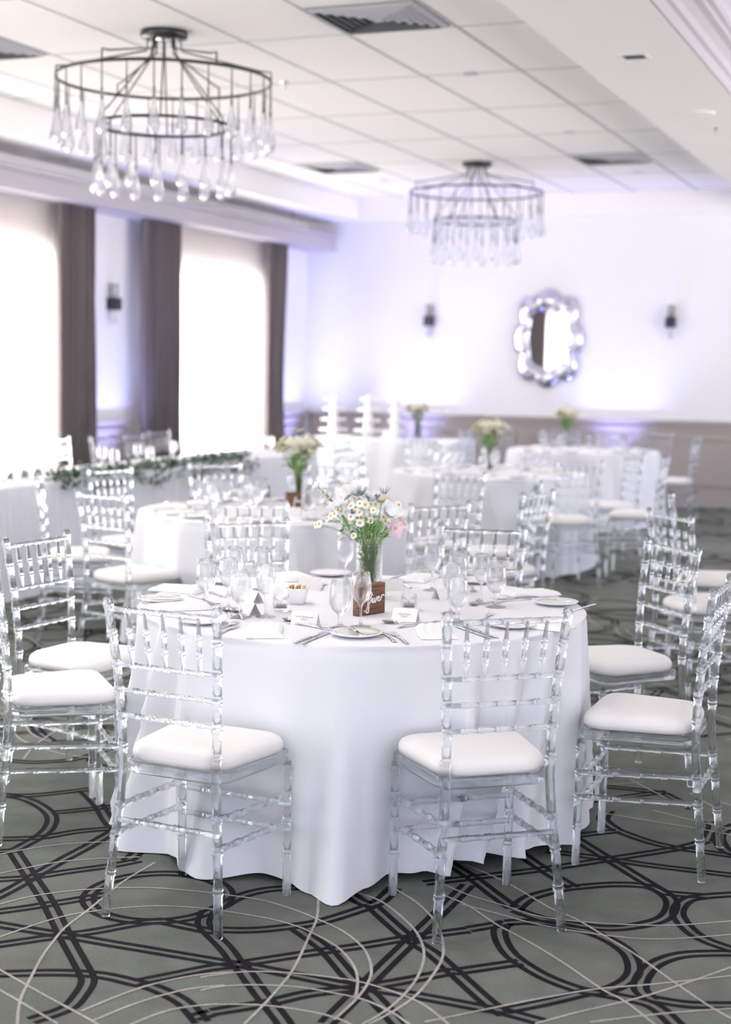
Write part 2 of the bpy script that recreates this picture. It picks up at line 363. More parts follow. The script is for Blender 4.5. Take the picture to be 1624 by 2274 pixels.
def ribbon(mb, P, off, w, z, mi):
    vs = []; n = len(P)
    for i, (x, y) in enumerate(P):
        a = P[max(i-1,0)]; b = P[min(i+1,n-1)]; dx, dy = b[0]-a[0], b[1]-a[1]; l = math.hypot(dx, dy) or 1
        nx, ny = -dy/l, dx/l
        for q in (off-w/2, off+w/2): vs.append((x+nx*q, y+ny*q, z))
    mb.add(vs, [(2*i, 2*i+1, 2*i+3, 2*i+2) for i in range(n-1)], False, mi)
fl = MB()
fl.add([(XL-0.2,-3,0),(XR,-3,0),(XR,YB+.2,0),(XL-0.2,YB+.2,0)], [(0,1,2,3)])
fl.add([(XL-0.2,-3,-.05),(XR,-3,-.05),(XR,YB+.2,-.05),(XL-0.2,YB+.2,-.05)], [(0,3,2,1)])
x0, x1, y0, y1 = -2.62, -0.62, 3.05, 4.62
zk = 0
for ix in range(-3, 3):
    for iy in range(0, 10):
        mirx = ix % 2; miry = iy % 2
        def T(P):
            q = []
            for x, y in P:
                u = (x-x0); v = (y-y0)
                if mirx: u = (x1-x0)-u
                if miry: v = (y1-y0)-v
                q.append((x0+ix*(x1-x0)+u, y0+iy*(y1-y0)+v))
            return q
        ctr = Vector((x0+(ix+.5)*(x1-x0), y0+(iy+.5)*(y1-y0)))
        if ctr.x < XL-1 or ctr.y > YB+.5: continue
        home = (ix == 0 and iy == 0)
        for P in darkP:
            if not home:
                P2 = [p for p in P if x0-.02 <= p[0] <= x1+.02 and y0-.02 <= p[1] <= y1+.02]
                if len(P2) < 3: continue
            else: P2 = P
            Q = T(P2)
            if max(q[1] for q in Q) > YB or min(q[0] for q in Q) < XL: continue
            for Q2 in ([Q] if home else outside(Q)):
                for k, s in enumerate((-1, 1)): ribbon(fl, Q2, s*.0165, .0185, .0006+.00001*(zk % 30), 1); zk += 1
        for P in boneP:
            if not home:
                P2 = [p for p in P if x0-.02 <= p[0] <= x1+.02 and y0-.02 <= p[1] <= y1+.02]
                if len(P2) < 3: continue
            else: P2 = P
            Q = T(P2)
            if max(q[1] for q in Q) > YB or min(q[0] for q in Q) < XL: continue
            for Q2 in ([Q] if home else outside(Q)): ribbon(fl, Q2, 0, .008, .0012+.00001*(zk % 30), 2); zk += 1
struct('floor', fl, [M['sage'], M['char'], M['bone']])

# ---- left wall with window openings
ys = [-3.0]
wl = MB()
opens = sorted(WIN)
prev = -3.0
for a, b in opens:
    wl.box(XL-0.2, XL, prev, a, 0, Z1+.3); prev = b
    wl.box(XL-0.2, XL, a, b, 0, 0.28); wl.box(XL-0.2, XL, a, b, 2.62, Z1+.3)
wl.box(XL-0.2, XL, prev, YB+.2, 0, Z1+.3)
struct('wall_left', wl, M['wall'])
wr = MB(); wr.box(XR, XR+.2, -3, 9.5, 0, Z1+.5); wr.box(XR, XR+.2, 9.5, 11.5, 2.5, Z1+.5); wr.box(XR, XR+.2, 16.6, YB+.2, 0, Z1+.5); struct('wall_right_fill_openings', wr, M['wall']); struct('wall_front_light_block', MB().box(XL-.2, -1.2, -3.2, -3, 0, Z1+.5), M['wall'])  # unseen walls, cut and left open to shape the fill light
wb = MB(); wb.box(XL, XR, YB, YB+.2, 0, Z1+.3); struct('wall_back', wb, M['wall'])
# windows: frame + pane each
for i, (a, b) in enumerate(WIN):
    t = thing('window_%d' % (i+1), (XL-0.1, (a+b)/2, 0.28)); t['kind'] = 'structure'
    h, w = 2.34, (b-a)/2
    f = MB(); 
    for y in (-w, w-.05): f.box(-.04, .04, y, y+.05, 0, h)
    f.box(-.04, .04, -w+.05, w-.05, 0, .05); f.box(-.04, .04, -w+.05, w-.05, h-.05, h); f.box(-.03, .03, -.02, .02, .05, h-.05)
    f.build('window_frame', M['white'], t)
    g = MB().box(-.004, .004, -w+.05, w-.05, .05, h-.05); g.build('window_pane', M['glass'], t)
# wainscot, chair rails, panel mouldings
def wains(name, axis, runs):
    mb = MB()
    for a, b in runs:
        if axis == 'y':   # on the left wall
            mb.box(XL, XL+.02, a, b, .12, .97); mb.box(XL, XL+.055, a, b, .97, 1.015); mb.box(XL, XL+.035, a, b, .90, .93)
            n = max(1, int((b-a)/.95)); w = (b-a)/n
            for k in range(n):
                p, q = a+k*w+.09, a+(k+1)*w-.09
                if q-p < .1: continue
                for (u0_, u1_, v0, v1) in ((p,q,.26,.285),(p,q,.80,.825),(p,p+.025,.285,.80),(q-.025,q,.285,.80)): mb.box(XL+.02, XL+.037, u0_, u1_, v0, v1)
        else:
            mb.box(a, b, YB-.02, YB, .12, .97); mb.box(a, b, YB-.055, YB, .97, 1.015); mb.box(a, b, YB-.035, YB, .90, .93)
            n = max(1, int((b-a)/1.35)); w = (b-a)/n
            for k in range(n):
                p, q = a+k*w+.09, a+(k+1)*w-.09
                for (u0_, u1_, v0, v1) in ((p,q,.26,.285),(p,q,.80,.825),(p,p+.025,.285,.80),(q-.025,q,.285,.80)): mb.box(u0_, u1_, YB-.037, YB-.02, v0, v1)
    return struct(name, mb, M['taupe'])
wains('trim_1', 'y', [(3.9, 4.82), (8.28, 9.2), (12.66, 13.58), (17.04, YB-.06)])
wains('trim_2', 'x', [(XL+.06, XR)])
mb = MB().box(XL, XR, YB-.03, YB, 0, .12); struct('baseboard_back', mb, M['taupe'])
mb = MB().box(XL, XL+.03, -3, YB-.03, 0, .12); struct('baseboard_left', mb, M['taupe'])
# valance box over the windows
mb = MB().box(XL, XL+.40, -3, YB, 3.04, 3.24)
mb.box(XL+.40, XL+.425, -3, YB, 3.20, 3.24); struct('trim_3', mb, M['valance_crown_shade'])
# ---- ceilings
TX0, TX1, TY1, TY0 = -7.22, -2.27, 17.9, -2.0
c = MB()
c.box(XL, TX0, -3, YB, Z1, Z1+.3); c.box(TX1, -1.56, -3, YB, Z1, Z1+.3); c.box(TX0, TX1, TY1, YB, Z1, Z1+.3); c.box(-1.56, XR, TY1, YB, Z1, Z1+.3)
struct('ceiling', c, M['plaster'])
c = MB(); c.box(TX0, TX1, -3, TY1, Z2, Z2+.05)
for k in range(-1, 7):
    x = -6.62+.72*k
    if TX0 < x < TX1: c.box(x-.011, x+.011, -3, TY1, Z2-.004, Z2, 1)
y = 9.05-1.44*6
while y < TY1:
    c.box(TX0, TX1, y-.007, y+.007, Z2-.003, Z2, 1); y += 1.44
struct('ceiling_tiles', c, [M['ceil'], M['tbar']])['kind'] = 'structure'
bpy.data.objects['ceiling_tiles'].name = 'ceiling.001'
c = MB(); c.box(-1.56, XR, -3, TY1, Z2+.1, Z2+.15)
for k in range(8): c.box(-1.2+.72*k, -1.18+.72*k, -3, TY1, Z2+.096, Z2+.1, 1)
for k in range(28): c.box(-1.56, XR, -2.4+.72*k, -2.385+.72*k, Z2+.097, Z2+.1, 1)
o = struct('ceiling', c, [M['ceil'], M['tbar']])
# crown moulding stepping up from the beam, its shade put into the grey colour
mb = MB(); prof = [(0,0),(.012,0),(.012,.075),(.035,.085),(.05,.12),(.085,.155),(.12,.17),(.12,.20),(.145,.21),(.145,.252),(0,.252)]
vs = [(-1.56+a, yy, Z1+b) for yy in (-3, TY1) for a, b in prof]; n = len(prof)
mb.add(vs, [(i,(i+1)%n,n+(i+1)%n,n+i) for i in range(n)]+[tuple(range(n)), tuple(range(2*n-1,n-1,-1))]); struct('trim_4', mb, M['valance_crown_shade'])

# ------------------------------------------------------------------ curtains
def drape(name, y0_, y1_, label, waist=0.0, side=1):
    mb = MB(); nf = max(4, int((y1_-y0_)/.085))
    def fn(u, v):
        z = 3.035-v*3.02
        pull = waist*math.sin(PI*min(1, max(0, (3.0-z)/3.0)))**2
        y = y0_+(y1_-y0_)*u
        if side > 0: y = y0_+(y1_-y0_-pull)*u
        else: y = y1_-(y1_-y0_-pull)*(1-u)
        a = u*nf*2*PI + .4*math.sin(3*v+u*5)
        return (XL+.20+.045*math.sin(a)+.012*math.sin(2.3*a+v*2), y+.012*math.cos(a), z)
    mb.grid(fn, nf*10, 24)
    def fb(u, v):
        p = fn(u, v); return (p[0]-.006, p[1], p[2])
    mb.grid(fb, nf*10, 24)
    return tag(mb.build(name, M['drape']), label, 'curtain', 'taupe drapes along the window wall')
drape('curtain', 12.02, 12.66, 'taupe gathered curtain on the right of the nearer bright window, left of the wall light', 0)
drape('curtain', 13.58, 14.35, 'taupe gathered curtain left of the farther window, right of the wall light', 0)
drape('curtain', 16.48, 17.04, 'narrow taupe curtain on the far side of the farther window, nearest the corner', .10, 1)
drape('curtain', 7.62, 8.85, 'dark taupe curtain seen only as a reflection in the ornate mirror', 0)
def sheer(y0_, y1_, label):
    mb = MB(); nf = int((y1_-y0_)/.07)
    def fn(u, v):
        a = u*nf*2*PI+.5*math.sin(9*u)+.2*v
        return (XL+.09+.016*math.sin(a), y0_+(y1_-y0_)*u, 3.035-v*3.02)
    mb.grid(fn, nf*6, 6)
    return tag(mb.build('sheer_curtain', M['sheer']), label, 'curtain', 'sheer curtains over the windows')
sheer(9.25, 12.15, 'bright sheer curtain over the nearer window at the left edge of the photo')
sheer(14.20, 16.62, 'bright sheer curtain over the farther window between two taupe drapes')
sheer(4.85, 8.0, 'bright sheer curtain whose window shows as the white part of the mirror')

# ------------------------------------------------------------------ chiavari chair
def ringprof(length, r, rings, amp=.0028, ends=()):
    """positions along a rod with double-bead rings"""
    pts = [(0, r)]
    for q in sorted(rings):
        for d, e in ((-.011, 0), (-.0085, amp), (-.0035, amp), (-.001, amp*.15), (.001, amp*.15), (.0035, amp), (.0085, amp), (.011, 0)):
            t = q+d
            if t > pts[-1][0]+1e-4 and t < length: pts.append((t, r+e))
    pts.append((length, r)); return pts
def rod(mb, a, b, r, rings=(), n=8, amp=.0028, taper=None):
    a, b = Vector(a), Vector(b); l = (b-a).length; pr = ringprof(l, r, [q*l for q in rings], amp)
    if taper:
        pr = [(t, rr*(taper+(1-taper)*math.sin(PI*min(1,max(0,t/l)))**.7)) for t, rr in pr]
    mb.tube([a+(b-a)*(t/l) for t, _ in pr], [rr for _, rr in pr], n)
def back_x(z): # half spacing of the rear posts, and their depth
    K = [(0,.19,-.205),(.2,.176,-.186),(.33,.163,-.172),(.44,.157,-.165),(.55,.158,-.166),(.7,.165,-.177),(.935,.180,-.208)]
    for i in range(len(K)-1):
        if z <= K[i+1][0]:
            t = (z-K[i][0])/(K[i+1][0]-K[i][0]); t = t*t*(3-2*t)*.35+t*.65
            return K[i][1]+(K[i+1][1]-K[i][1])*t, K[i][2]+(K[i+1][2]-K[i][2])*t
    return K[-1][1], K[-1][2]
def chair_proto():
    root = thing('chiavari_chair', cat='chair')
    A = M['acrylic']
    for s in (-1, 1):
        mb = MB(); rings = [.13,.24,.325,.50,.585,.665,.74,.83]
        zs = [0,.004] 
        for q in rings: zs += [q-.011,q-.0085,q-.0035,q-.001,q+.001,q+.0035,q+.0085,q+.011]
        zs += [.06,.19,.28,.40,.44,.47,.62,.70,.785,.88,.905,.912,.918,.924,.932,.935]
        zs = sorted(set(zs)); pts = []; rad = []
        for z in zs:
            x, y = back_x(z); pts.append((s*x, y, z)); r = .0138
            for q in rings:
                d = abs(z-q)
                if .002 < d < .009: r = .0168
            if z < .003: r = .0125
            if .911 < z < .919: r = .0165
            if z >= .932: r = .013
            if z > .9345: r = .008
            rad.append(r)
        mb.tube(pts, rad, 10); mb.build('rear_post', A, root)
        mb = MB(); rod(mb, (s*.186, .202, 0), (s*.186, .196, .415), .0135, (.30,.55,.74,.93), 10); mb.build('front_leg', A, root)
        for z0_, z1_ in ((.325,.305),(.245,.225)):
            mb = MB(); x, y = back_x(z0_); rod(mb, (s*x, y, z0_), (s*.186, .20, z1_), .0098, (.08,.27,.5,.73,.90), 8, .0020); mb.build('side_stretcher', A, root)
    for z in (.285, .205):
        mb = MB(); rod(mb, (-.186,.20,z), (.186,.20,z), .0088, (.2,.4,.6,.8), 8, .0020); mb.build('front_stretcher', A, root)
    x, y = back_x(.285); mb = MB(); rod(mb, (-x,y,.285), (x,y,.285), .0088, (.2,.4,.6,.8), 8, .0020); mb.build('rear_stretcher', A, root)
    for z in (.59, .665, .74):
        x, y = back_x(z); mb = MB(); rod(mb, (-x,y,z), (x,y,z), .0078, (.17,.33,.5,.67,.83), 8, .0020); mb.build('ladder_rung', A, root)
    x, y = back_x(.902); mb = MB(); rod(mb, (-x,y,.902), (x,y,.902), .0088, (.17,.33,.5,.67,.83), 8, .002); mb.build('top_rail', A, root)
    for k in range(5):
        u = -.667+.3335*k; xa, ya = back_x(.74); xb, yb = back_x(.902)
        mb = MB(); rod(mb, (u*xa,ya,.742), (u*xb,yb,.90), .0078, (.3,.62), 8, .0025, taper=.55); mb.build('spindle', A, root)
    def seatpoly(g=0.0, n=9, rc=.055):
        # rounded trapezoid seat outline
        c = [(-.168-g,-.155-g),(.168+g,-.155-g),(.208+g,.205+g),(-.208-g,.205+g)]; out = []
        for i in range(4):
            p = Vector(c[i]); a = Vector(c[i-1]); b = Vector(c[(i+1)%4])
            d1 = (a-p).normalized(); d2 = (b-p).normalized(); s_ = p+d1*rc; e_ = p+d2*rc
            for k in range(n):
                t = k/(n-1); q = s_*(1-t)**2+p*2*t*(1-t)+e_*t*t; out.append((q.x, q.y))
        return out
    P = seatpoly(); mb = MB(); n = len(P); vs = []
    lay = [(.975,.419),(1.0,.423),(1.0,.449),(.99,.452),(.93,.452),(.915,.449),(.915,.423),(.93,.419)]
    cy_ = .025
    for f, z in lay:
        for x, y in P: vs.append((x*f, cy_+(y-cy_)*f, z))
    fs = [(i*n+j, i*n+(j+1)%n, ((i+1)%8)*n+(j+1)%n, ((i+1)%8)*n+j) for i in range(8) for j in range(n)]
    mb.add(vs, fs, True); mb.build('seat_frame', A, root)
    P = seatpoly(-.004, 9, .085); mb = MB(); vs = []
    lay = [(.95,.4525),(.985,.456),(1.0,.468),(.995,.480),(.965,.492),(.90,.501),(.75,.507),(.5,.510),(.25,.511)]
    for f, z in lay:
        for x, y in P: vs.append((x*f, cy_+(y-cy_)*f, z))
    vs.append((0, cy_, .5115)); K = len(lay)
    fs = [(i*n+j, i*n+(j+1)%n, (i+1)*n+(j+1)%n, (i+1)*n+j) for i in range(K-1) for j in range(n)]+[((K-1)*n+j, (K-1)*n+(j+1)%n, K*n) for j in range(n)]+[tuple(range(n-1,-1,-1))]
    mb.add(vs, fs, True); mb.build('seat_cushion', M['cushion'], root)
    return root
chair = Maker(chair_proto)
def put_chair(mx, my, deg, label, group):
    a = math.radians(deg); nx, ny = math.cos(a), math.sin(a)
    return chair((mx+.207*nx, my+.207*ny, 0), a-PI/2, label, group)
G5, G4, G6, G7, GH = 'clear chairs around the front table', 'clear chairs around the left middle table', 'clear chairs around the right middle table', 'clear chairs around the far right table', 'clear chairs behind the head table'
CH = [(-2.065,3.70,86,'large clear acrylic chair in the left foreground, back to the camera, ivory cushion',G5),
 (-1.155,4.02,128.5,'large clear acrylic chair right of centre in the foreground, its back to the camera',G5),
 (-3.32,4.97,-6,'clear acrylic chair at left whose whole back and ivory seat show beside the front table',G5),
 (-3.045,4.27,42,'clear acrylic chair cut by the left edge of the photo, seat in side view',G5),
 (-1.055,5.97,223,'clear acrylic chair right of the front table with its bright back in full view',G5),
 (-.705,4.92,180,'clear acrylic chair cut by the right edge of the photo, ivory seat facing left',G5),
 (-1.91,6.21,-80,'clear acrylic chair behind the front table, to the right of the flowers',G5),
 (-2.89,5.93,-50,'clear acrylic chair behind the front table, to the left of the flowers',G5),
 (-4.145,6.79,74,'clear acrylic chair left of the left middle table, its ivory seat nearest us',G4),
 (-5.08,8.42,-17,'clear acrylic chair in front of the green garland, left of the middle table',G4),
 (-5.0,7.50,30,'clear acrylic chair seen edge-on as a tall post at left, by the pleated head table',G4),
 (-4.76,9.26,-47,'clear acrylic chair with bright top rail behind the left middle table, before the garland end',G4),
 (-3.26,6.72,114,'clear acrylic chair directly behind the front table chair left of the flowers',G4),
 (-2.41,7.12,147,'clear acrylic chair right of the front flowers, at the near right of the middle table',G4),
 (-2.17,8.08,168,'clear acrylic chair right of the left middle table, the lower of two overlapping backs',G4),
 (-2.42,9.0,200,'clear acrylic chair right of the left middle table, the upper of two overlapping backs',G4),
 (-3.05,9.40,259,'clear acrylic chair at the back of the left middle table, before the grey cloth',G4),
 (-4.01,9.59,-75,'clear acrylic chair at the back of the left middle table behind its flower vase',G4),
 (-4.42,10.84,58,'clear acrylic chair with beaded back before the dessert table, near side of right middle table',G6),
 (-5.04,12.23,-4,'clear acrylic chair edge-on before the dessert table, left of the right middle table',G6),
 (-4.75,13.50,-52,'clear acrylic chair behind the left end of the right middle table',G6),
 (-2.62,10.90,126,'clear acrylic chair with lavender rungs, back to camera, at the right middle table',G6),
 (-2.56,12.62,215,'clear acrylic chair beyond the right middle table, between two other clear chairs',G6),
 (-2.17,11.85,184,'clear acrylic side-view chair with ivory seat at the right of the right middle table',G6),
 (-5.0,15.55,0,'clear acrylic chair edge-on between the dessert table and the far right table',G7),
 (-4.98,16.75,-40,'clear acrylic chair against the back wall, left of the white flowers',G7),
 (-4.33,16.98,-60,'clear acrylic chair against the back wall behind the farthest flower vase',G7),
 (-3.2,16.92,-108,'clear acrylic chair against the taupe wainscot at the right end of the far table',G7),
 (-2.55,15.65,180,'clear acrylic chair standing farthest right before the taupe wainscot',G7),
 (-1.30,7.25,44,'clear acrylic chair facing right at the right edge, the nearer of two',None),
 (-1.48,8.28,10,'clear acrylic chair at the right edge behind another one, facing right',None),
 (-7.42,11.42,0,'clear acrylic chair behind the head table, first left of the taupe curtain',GH),
 (-7.30,11.95,0,'clear acrylic chair behind the head table, before the taupe curtain and wall',GH),
 (-7.30,12.55,0,'clear acrylic chair behind the head table, before the lit wall strip',GH),
 (-7.45,13.30,-6,'clear acrylic chair behind the head table, before the middle taupe curtain',GH)]
for c_ in CH: put_chair(*c_)

# ------------------------------------------------------------------ tables and cloths
def lerp_tab(tab, th):
    th = (th+180) % 360-180
    t = tab
    for i in range(len(t)-1):
        if t[i][0] <= th <= t[i+1][0]:
            f = (th-t[i][0])/(t[i+1][0]-t[i][0]); f = f*f*(3-2*f); return [t[i][k]+(t[i+1][k]-t[i][k])*f for k in (1,2)]
    return [t[-1][1], t[-1][2]]
def round_cloth(cx, cy_, R, tab, label, group, seed, nfold=17, amp=.03):
    amp = amp*1.5
    r_ = random.Random(seed); ph = [r_.uniform(0, 6.28) for _ in range(5)]
    z0_ = .762; mb = MB(); NU = 300
    def fold(th):
        w = th+.12*math.sin(3*th+ph[0])+.07*math.sin(5*th+ph[1])
        f = 1-2*abs(math.sin(nfold*w/2+ph[2]))**.85
        return f*(.75+.35*math.sin(4*th+ph[3]))+.28*math.cos(nfold*1.7*w+ph[4])
    def fn(u, v):
        th = 2*PI*u
        if v <= .2:
            r = R*v/.2; z = z0_
            if v > .18: r = R-.004*(v-.2)*0; 
            return (cx+r*math.cos(th), cy_+r*math.sin(th), z)
        t = (v-.2)/.8
        hr, hz = lerp_tab(tab, math.degrees(th))
        rr = R+.010*min(1, t*12)
        f = fold(th+.10*math.sin(2.2*t+3*th)); env = t**.62
        base = rr+(hr-rr)*(t**1.6)
        r = base+amp*env*f
        if t < .04: z = z0_-.012*(t/.04)**2; r = R+.010*math.sin(t/.04*PI/2)
        else: z = z0_-.012+(hz-z0_+.012)*((t-.04)/.96)
        r = max(r, .3)
        return (cx+r*math.cos(th), cy_+r*math.sin(th), max(z, .003))
    mb.grid(fn, NU, 60, True, 0, True)
    o = mb.build('tablecloth', M['linen']); return tag(o, label, 'tablecloth', group)
def round_table(cx, cy_, R, label):
    t = thing('round_table', (cx, cy_, 0), 0, label, 'table', 'round banquet tables')
    MB().lathe([(0,.735),(R-.012,.735),(R-.006,.74),(R-.006,.752),(R-.012,.757),(0,.757)], 64).build('table_top', M['wood'], t)
    for k in range(4):
        a = PI/4+k*PI/2; MB().tube([(.45*math.cos(a),.45*math.sin(a),.735),(.5*math.cos(a),.5*math.sin(a),0)], .014, 8).build('leg', M['darkmetal'], t)
    return t
TAB5 = [(-180,.82,.01),(-150,.83,.01),(-124,.86,.004),(-113,.815,.03),(-104,.865,.004),(-92,.79,.02),(-85,.80,.02),(-79,.82,.004),(-73,.895,.003),(-67,.79,.02),(-60,.725,.03),(-50,.735,.03),(-38,.725,.05),(-27,.75,.05),(-12,.775,.04),(-3,.79,.03),(12,.82,.02),(30,.84,.01),(60,.82,.01),(120,.82,.01),(180,.82,.01)]
TABN = [(-180,.83,.01),(-120,.86,.004),(-90,.82,.02),(-60,.86,.005),(-20,.83,.02),(20,.86,.004),(60,.82,.01),(120,.85,.005),(180,.83,.01)]
T5, T4 = Vector((-1.95, 4.93, 0)), Vector((-3.68, 7.92, 0))
T6 = at(1087, 1049, .76); T6.z = 0; T7 = at(1296, 1000, .76); T7.z = 0
TR = .775
round_table(T5.x, T5.y, TR, 'round table under the long white cloth in the foreground')
round_cloth(T5.x, T5.y, TR, TAB5, 'white floor-length cloth on the front round table, one fold trailing on the carpet', 'white round tablecloths', 3, 17, .036)
for P, lb, cl, sd in ((T4, 'round table under white cloth in the left middle, behind the front table', 'white cloth on the left middle round table', 5),
                  (T6, 'round table under white cloth in the right middle, with tall white flowers', 'white cloth on the right middle round table', 9),
                  (T7, 'round table under white cloth far right near the back wall', 'white cloth on the far right round table near the wainscot', 12)):
    round_table(P.x, P.y, TR, lb); round_cloth(P.x, P.y, TR, TABN, cl, 'white round tablecloths', sd, 16, .03)
def box_table(x0_, x1_, y0_, y1_, name, label, clabel, pleat):
    t = thing('folding_table', ((x0_+x1_)/2, (y0_+y1_)/2, 0), 0, label, 'table'); w, d = (x1_-x0_)/2-.01, (y1_-y0_)/2-.01
    MB().box(-w, w, -d, d, .73, .757).build('table_top', M['wood'], t)
    for a in (-1, 1):
        for b in (-1, 1): MB().tube([(a*(w-.08), b*(d-.12), .73), (a*(w-.08), b*(d-.12), 0)], .014, 8).build('leg', M['darkmetal'], t)
    mb = MB(); per = []
    def side(a, b):
        L_ = math.hypot(b[0]-a[0], b[1]-a[1]); n = int(L_/.012)
        for k in range(n): per.append((a[0]+(b[0]-a[0])*k/n, a[1]+(b[1]-a[1])*k/n, (b[1]-a[1])/L_, -(b[0]-a[0])/L_))
    c = [(x0_,y0_),(x1_,y0_),(x1_,y1_),(x0_,y1_)]
    for i in range(4): side(c[i], c[(i+1)%4])
    n = len(per); vs = []; rows = [(0,.762),(.006,.758),(.008,.74),(.014,.60),(.03,.30),(.045,.006)]
    for k, (o_, z) in enumerate(rows):
        for i, (x, y, nx, ny) in enumerate(per):
            s_ = i*.012; f = (math.sin(s_*2*PI/pleat)+.4*math.sin(s_*2*PI/pleat*.37+1))*min(1, k/3)*.008 if k > 1 else 0
            vs.append((x+nx*(o_+f), y+ny*(o_+f), z))
    mb.add(vs, [(k*n+i, k*n+(i+1)%n, (k+1)*n+(i+1)%n, (k+1)*n+i) for k in range(len(rows)-1) for i in range(n)]+[tuple(range(n))], True)
    for f_i in (len(mb.sm)-1,): mb.sm[f_i] = False
    tag(mb.build('tablecloth', M['linen']), clabel, 'tablecloth')
box_table(-6.63, -5.88, 6.2, 13.6, 'head', 'long head table along the windows under its pleated white skirt', 'pleated white skirt and cloth of the long head table by the windows', .07)
DX0, DX1, DY0, DY1 = -7.2, -5.35, 16.2, 17.05
box_table(DX0, DX1, DY0, DY1, 'dessert', 'straight dessert table with cupcake stands near the back wall', 'plain white cloth on the dessert table with the cupcake stands', .35)

# ------------------------------------------------------------------ tableware
ZT = .7625
def wine_proto():
    root = thing('wine_glass', cat='glass'); H = .178
    out = [(0,.0),(.034,.0),(.035,.0015),(.030,.003),(.012,.006),(.0050,.012),(.0038,.03),(.0038,.062),(.005,.070),(.010,.076),(.022,.088),(.031,.108),(.034,.126),(.033,.145),(.0295,.165),(.027,H)]
    inn = [(.0262,H),(.0287,.165),(.0322,.145),(.0332,.126),(.0302,.108),(.0212,.0895),(.010,.079),(.0,.0765)]
    MB().lathe(out+inn, 22).build('glass_body', M['glass'], root); return root
def goblet_proto():
    root = thing('water_goblet', cat='glass'); H = .158
    out = [(0,.0),(.036,.0),(.037,.002),(.030,.004),(.013,.008),(.0075,.014),(.0062,.028),(.0085,.036),(.0075,.042),(.013,.049),(.026,.060),(.0345,.078),(.036,.094),(.0345,.118),(.0325,.140),(.031,H)]
    inn = [(.030,H),(.0315,.140),(.0335,.118),(.035,.094),(.0335,.078),(.025,.062),(.012,.053),(0,.051)]
    MB().lathe(out+inn, 22).build('glass_body', M['glass'], root); return root
wine, goblet = Maker(wine_proto), Maker(goblet_proto)
def fork_proto():
    root = thing('fork', cat='cutlery'); mb = MB()
    def sec(x): # half width, height
        if x < .12: return .0042+.003*(1-x/.12)**2, .0018+.004*math.sin(x/.12*PI)
        if x < .145: return .0035+.008*((x-.12)/.025)**1.5, .004-.002*(x-.12)/.025
        return .0125, .002+.0045*((x-.145)/.03)
    xs = [i*.145/20 for i in range(21)]; vs = []
    for x in xs:
        w, h = sec(x); vs += [(x,-w,h),(x,-w*.5,h+.0018),(x,w*.5,h+.0018),(x,w,h),(x,w*.5,h-.0006),(x,-w*.5,h-.0006)]
    mb.add(vs, [(i*6+j, i*6+(j+1)%6, (i+1)*6+(j+1)%6, (i+1)*6+j) for i in range(20) for j in range(6)]+[tuple(range(6)), tuple(120+j for j in range(6))], True)
    mb.box(.144, .156, -.0125, .0125, .0015, .0032)
    for k in range(4):
        y = -.0110+.00733*k; mb.tube([(.155,y,.0025),(.170,y,.0015),(.185,y,.003),(.196,y,.0055)], [.0015,.0014,.0012,.0005], 6)
    mb.build('fork_body', M['steel'], root); return root
def knife_proto():
    root = thing('table_knife', cat='cutlery'); mb = MB()
    xs = [0,.01,.04,.08,.10,.108]; vs = []
    for x in xs:
        w = .0065-.0015*math.sin(x/.108*PI); h = .0028
        vs += [(x,-w,.003),(x,-w*.6,.0055),(x,w*.6,.0055),(x,w,.003),(x,w*.6,.0008),(x,-w*.6,.0008)]
    mb.add(vs, [(i*6+j, i*6+(j+1)%6, (i+1)*6+(j+1)%6, (i+1)*6+j) for i in range(5) for j in range(6)]+[tuple(range(6)), tuple(30+j for j in range(6))], True)
    mb.prism([(.106,-.006),(.19,-.0085),(.215,-.008),(.226,0),(.22,.006),(.106,.006)], .0015, .003)
    mb.build('knife_body', M['steel'], root); return root
def spoon_proto():
    root = thing('spoon', cat='cutlery'); mb = MB()
    xs = [i*.13/14 for i in range(15)]; vs = []
    for x in xs:
        w = .0034+.0035*(1-x/.13)**2; h = .002+.004*math.sin(x/.13*PI)
        vs += [(x,-w,h),(x,-w*.5,h+.0016),(x,w*.5,h+.0016),(x,w,h),(x,w*.5,h-.0006),(x,-w*.5,h-.0006)]
    mb.add(vs, [(i*6+j, i*6+(j+1)%6, (i+1)*6+(j+1)%6, (i+1)*6+j) for i in range(14) for j in range(6)]+[tuple(range(6)), tuple(84+j for j in range(6))], True)
    def bowl(off):
        def f(u, v):
            a = 2*PI*u; r = v; return (.155+.027*r*math.cos(a), .0165*r*math.sin(a), .0005+off+.0075*r*r)
        return f
    mb.grid(bowl(0), 18, 5, True, 0, True); mb.grid(bowl(.0009), 18, 5, True, 0, True)
    mb.build('spoon_body', M['steel'], root); return root
def butter_proto():
    root = thing('butter_knife', cat='cutlery'); mb = MB()
    xs = [0,.02,.05,.075]; vs = []
    for x in xs:
        w = .005; vs += [(x,-w,.002),(x,-w*.5,.004),(x,w*.5,.004),(x,w,.002),(x,w*.5,.0005),(x,-w*.5,.0005)]
    mb.add(vs, [(i*6+j, i*6+(j+1)%6, (i+1)*6+(j+1)%6, (i+1)*6+j) for i in range(3) for j in range(6)]+[tuple(range(6)), tuple(18+j for j in range(6))], True)
    mb.prism([(.073,-.004),(.085,-.007),(.13,-.009),(.145,-.002),(.14,.004),(.073,.004)], .001, .0022); mb.build('knife_body', M['steel'], root); return root
fork, knife, spoon, butter = Maker(fork_proto), Maker(knife_proto), Maker(spoon_proto), Maker(butter_proto)
def plate_proto():
    root = thing('bread_plate', cat='plate')
    MB().lathe([(0,.002),(.038,.002),(.042,0),(.046,.002),(.060,.006),(.081,.013),(.083,.0145),(.081,.016),(.062,.010),(.048,.0065),(0,.006)], 40).build('plate_body', M['china'], root); return root
plate = Maker(plate_proto)
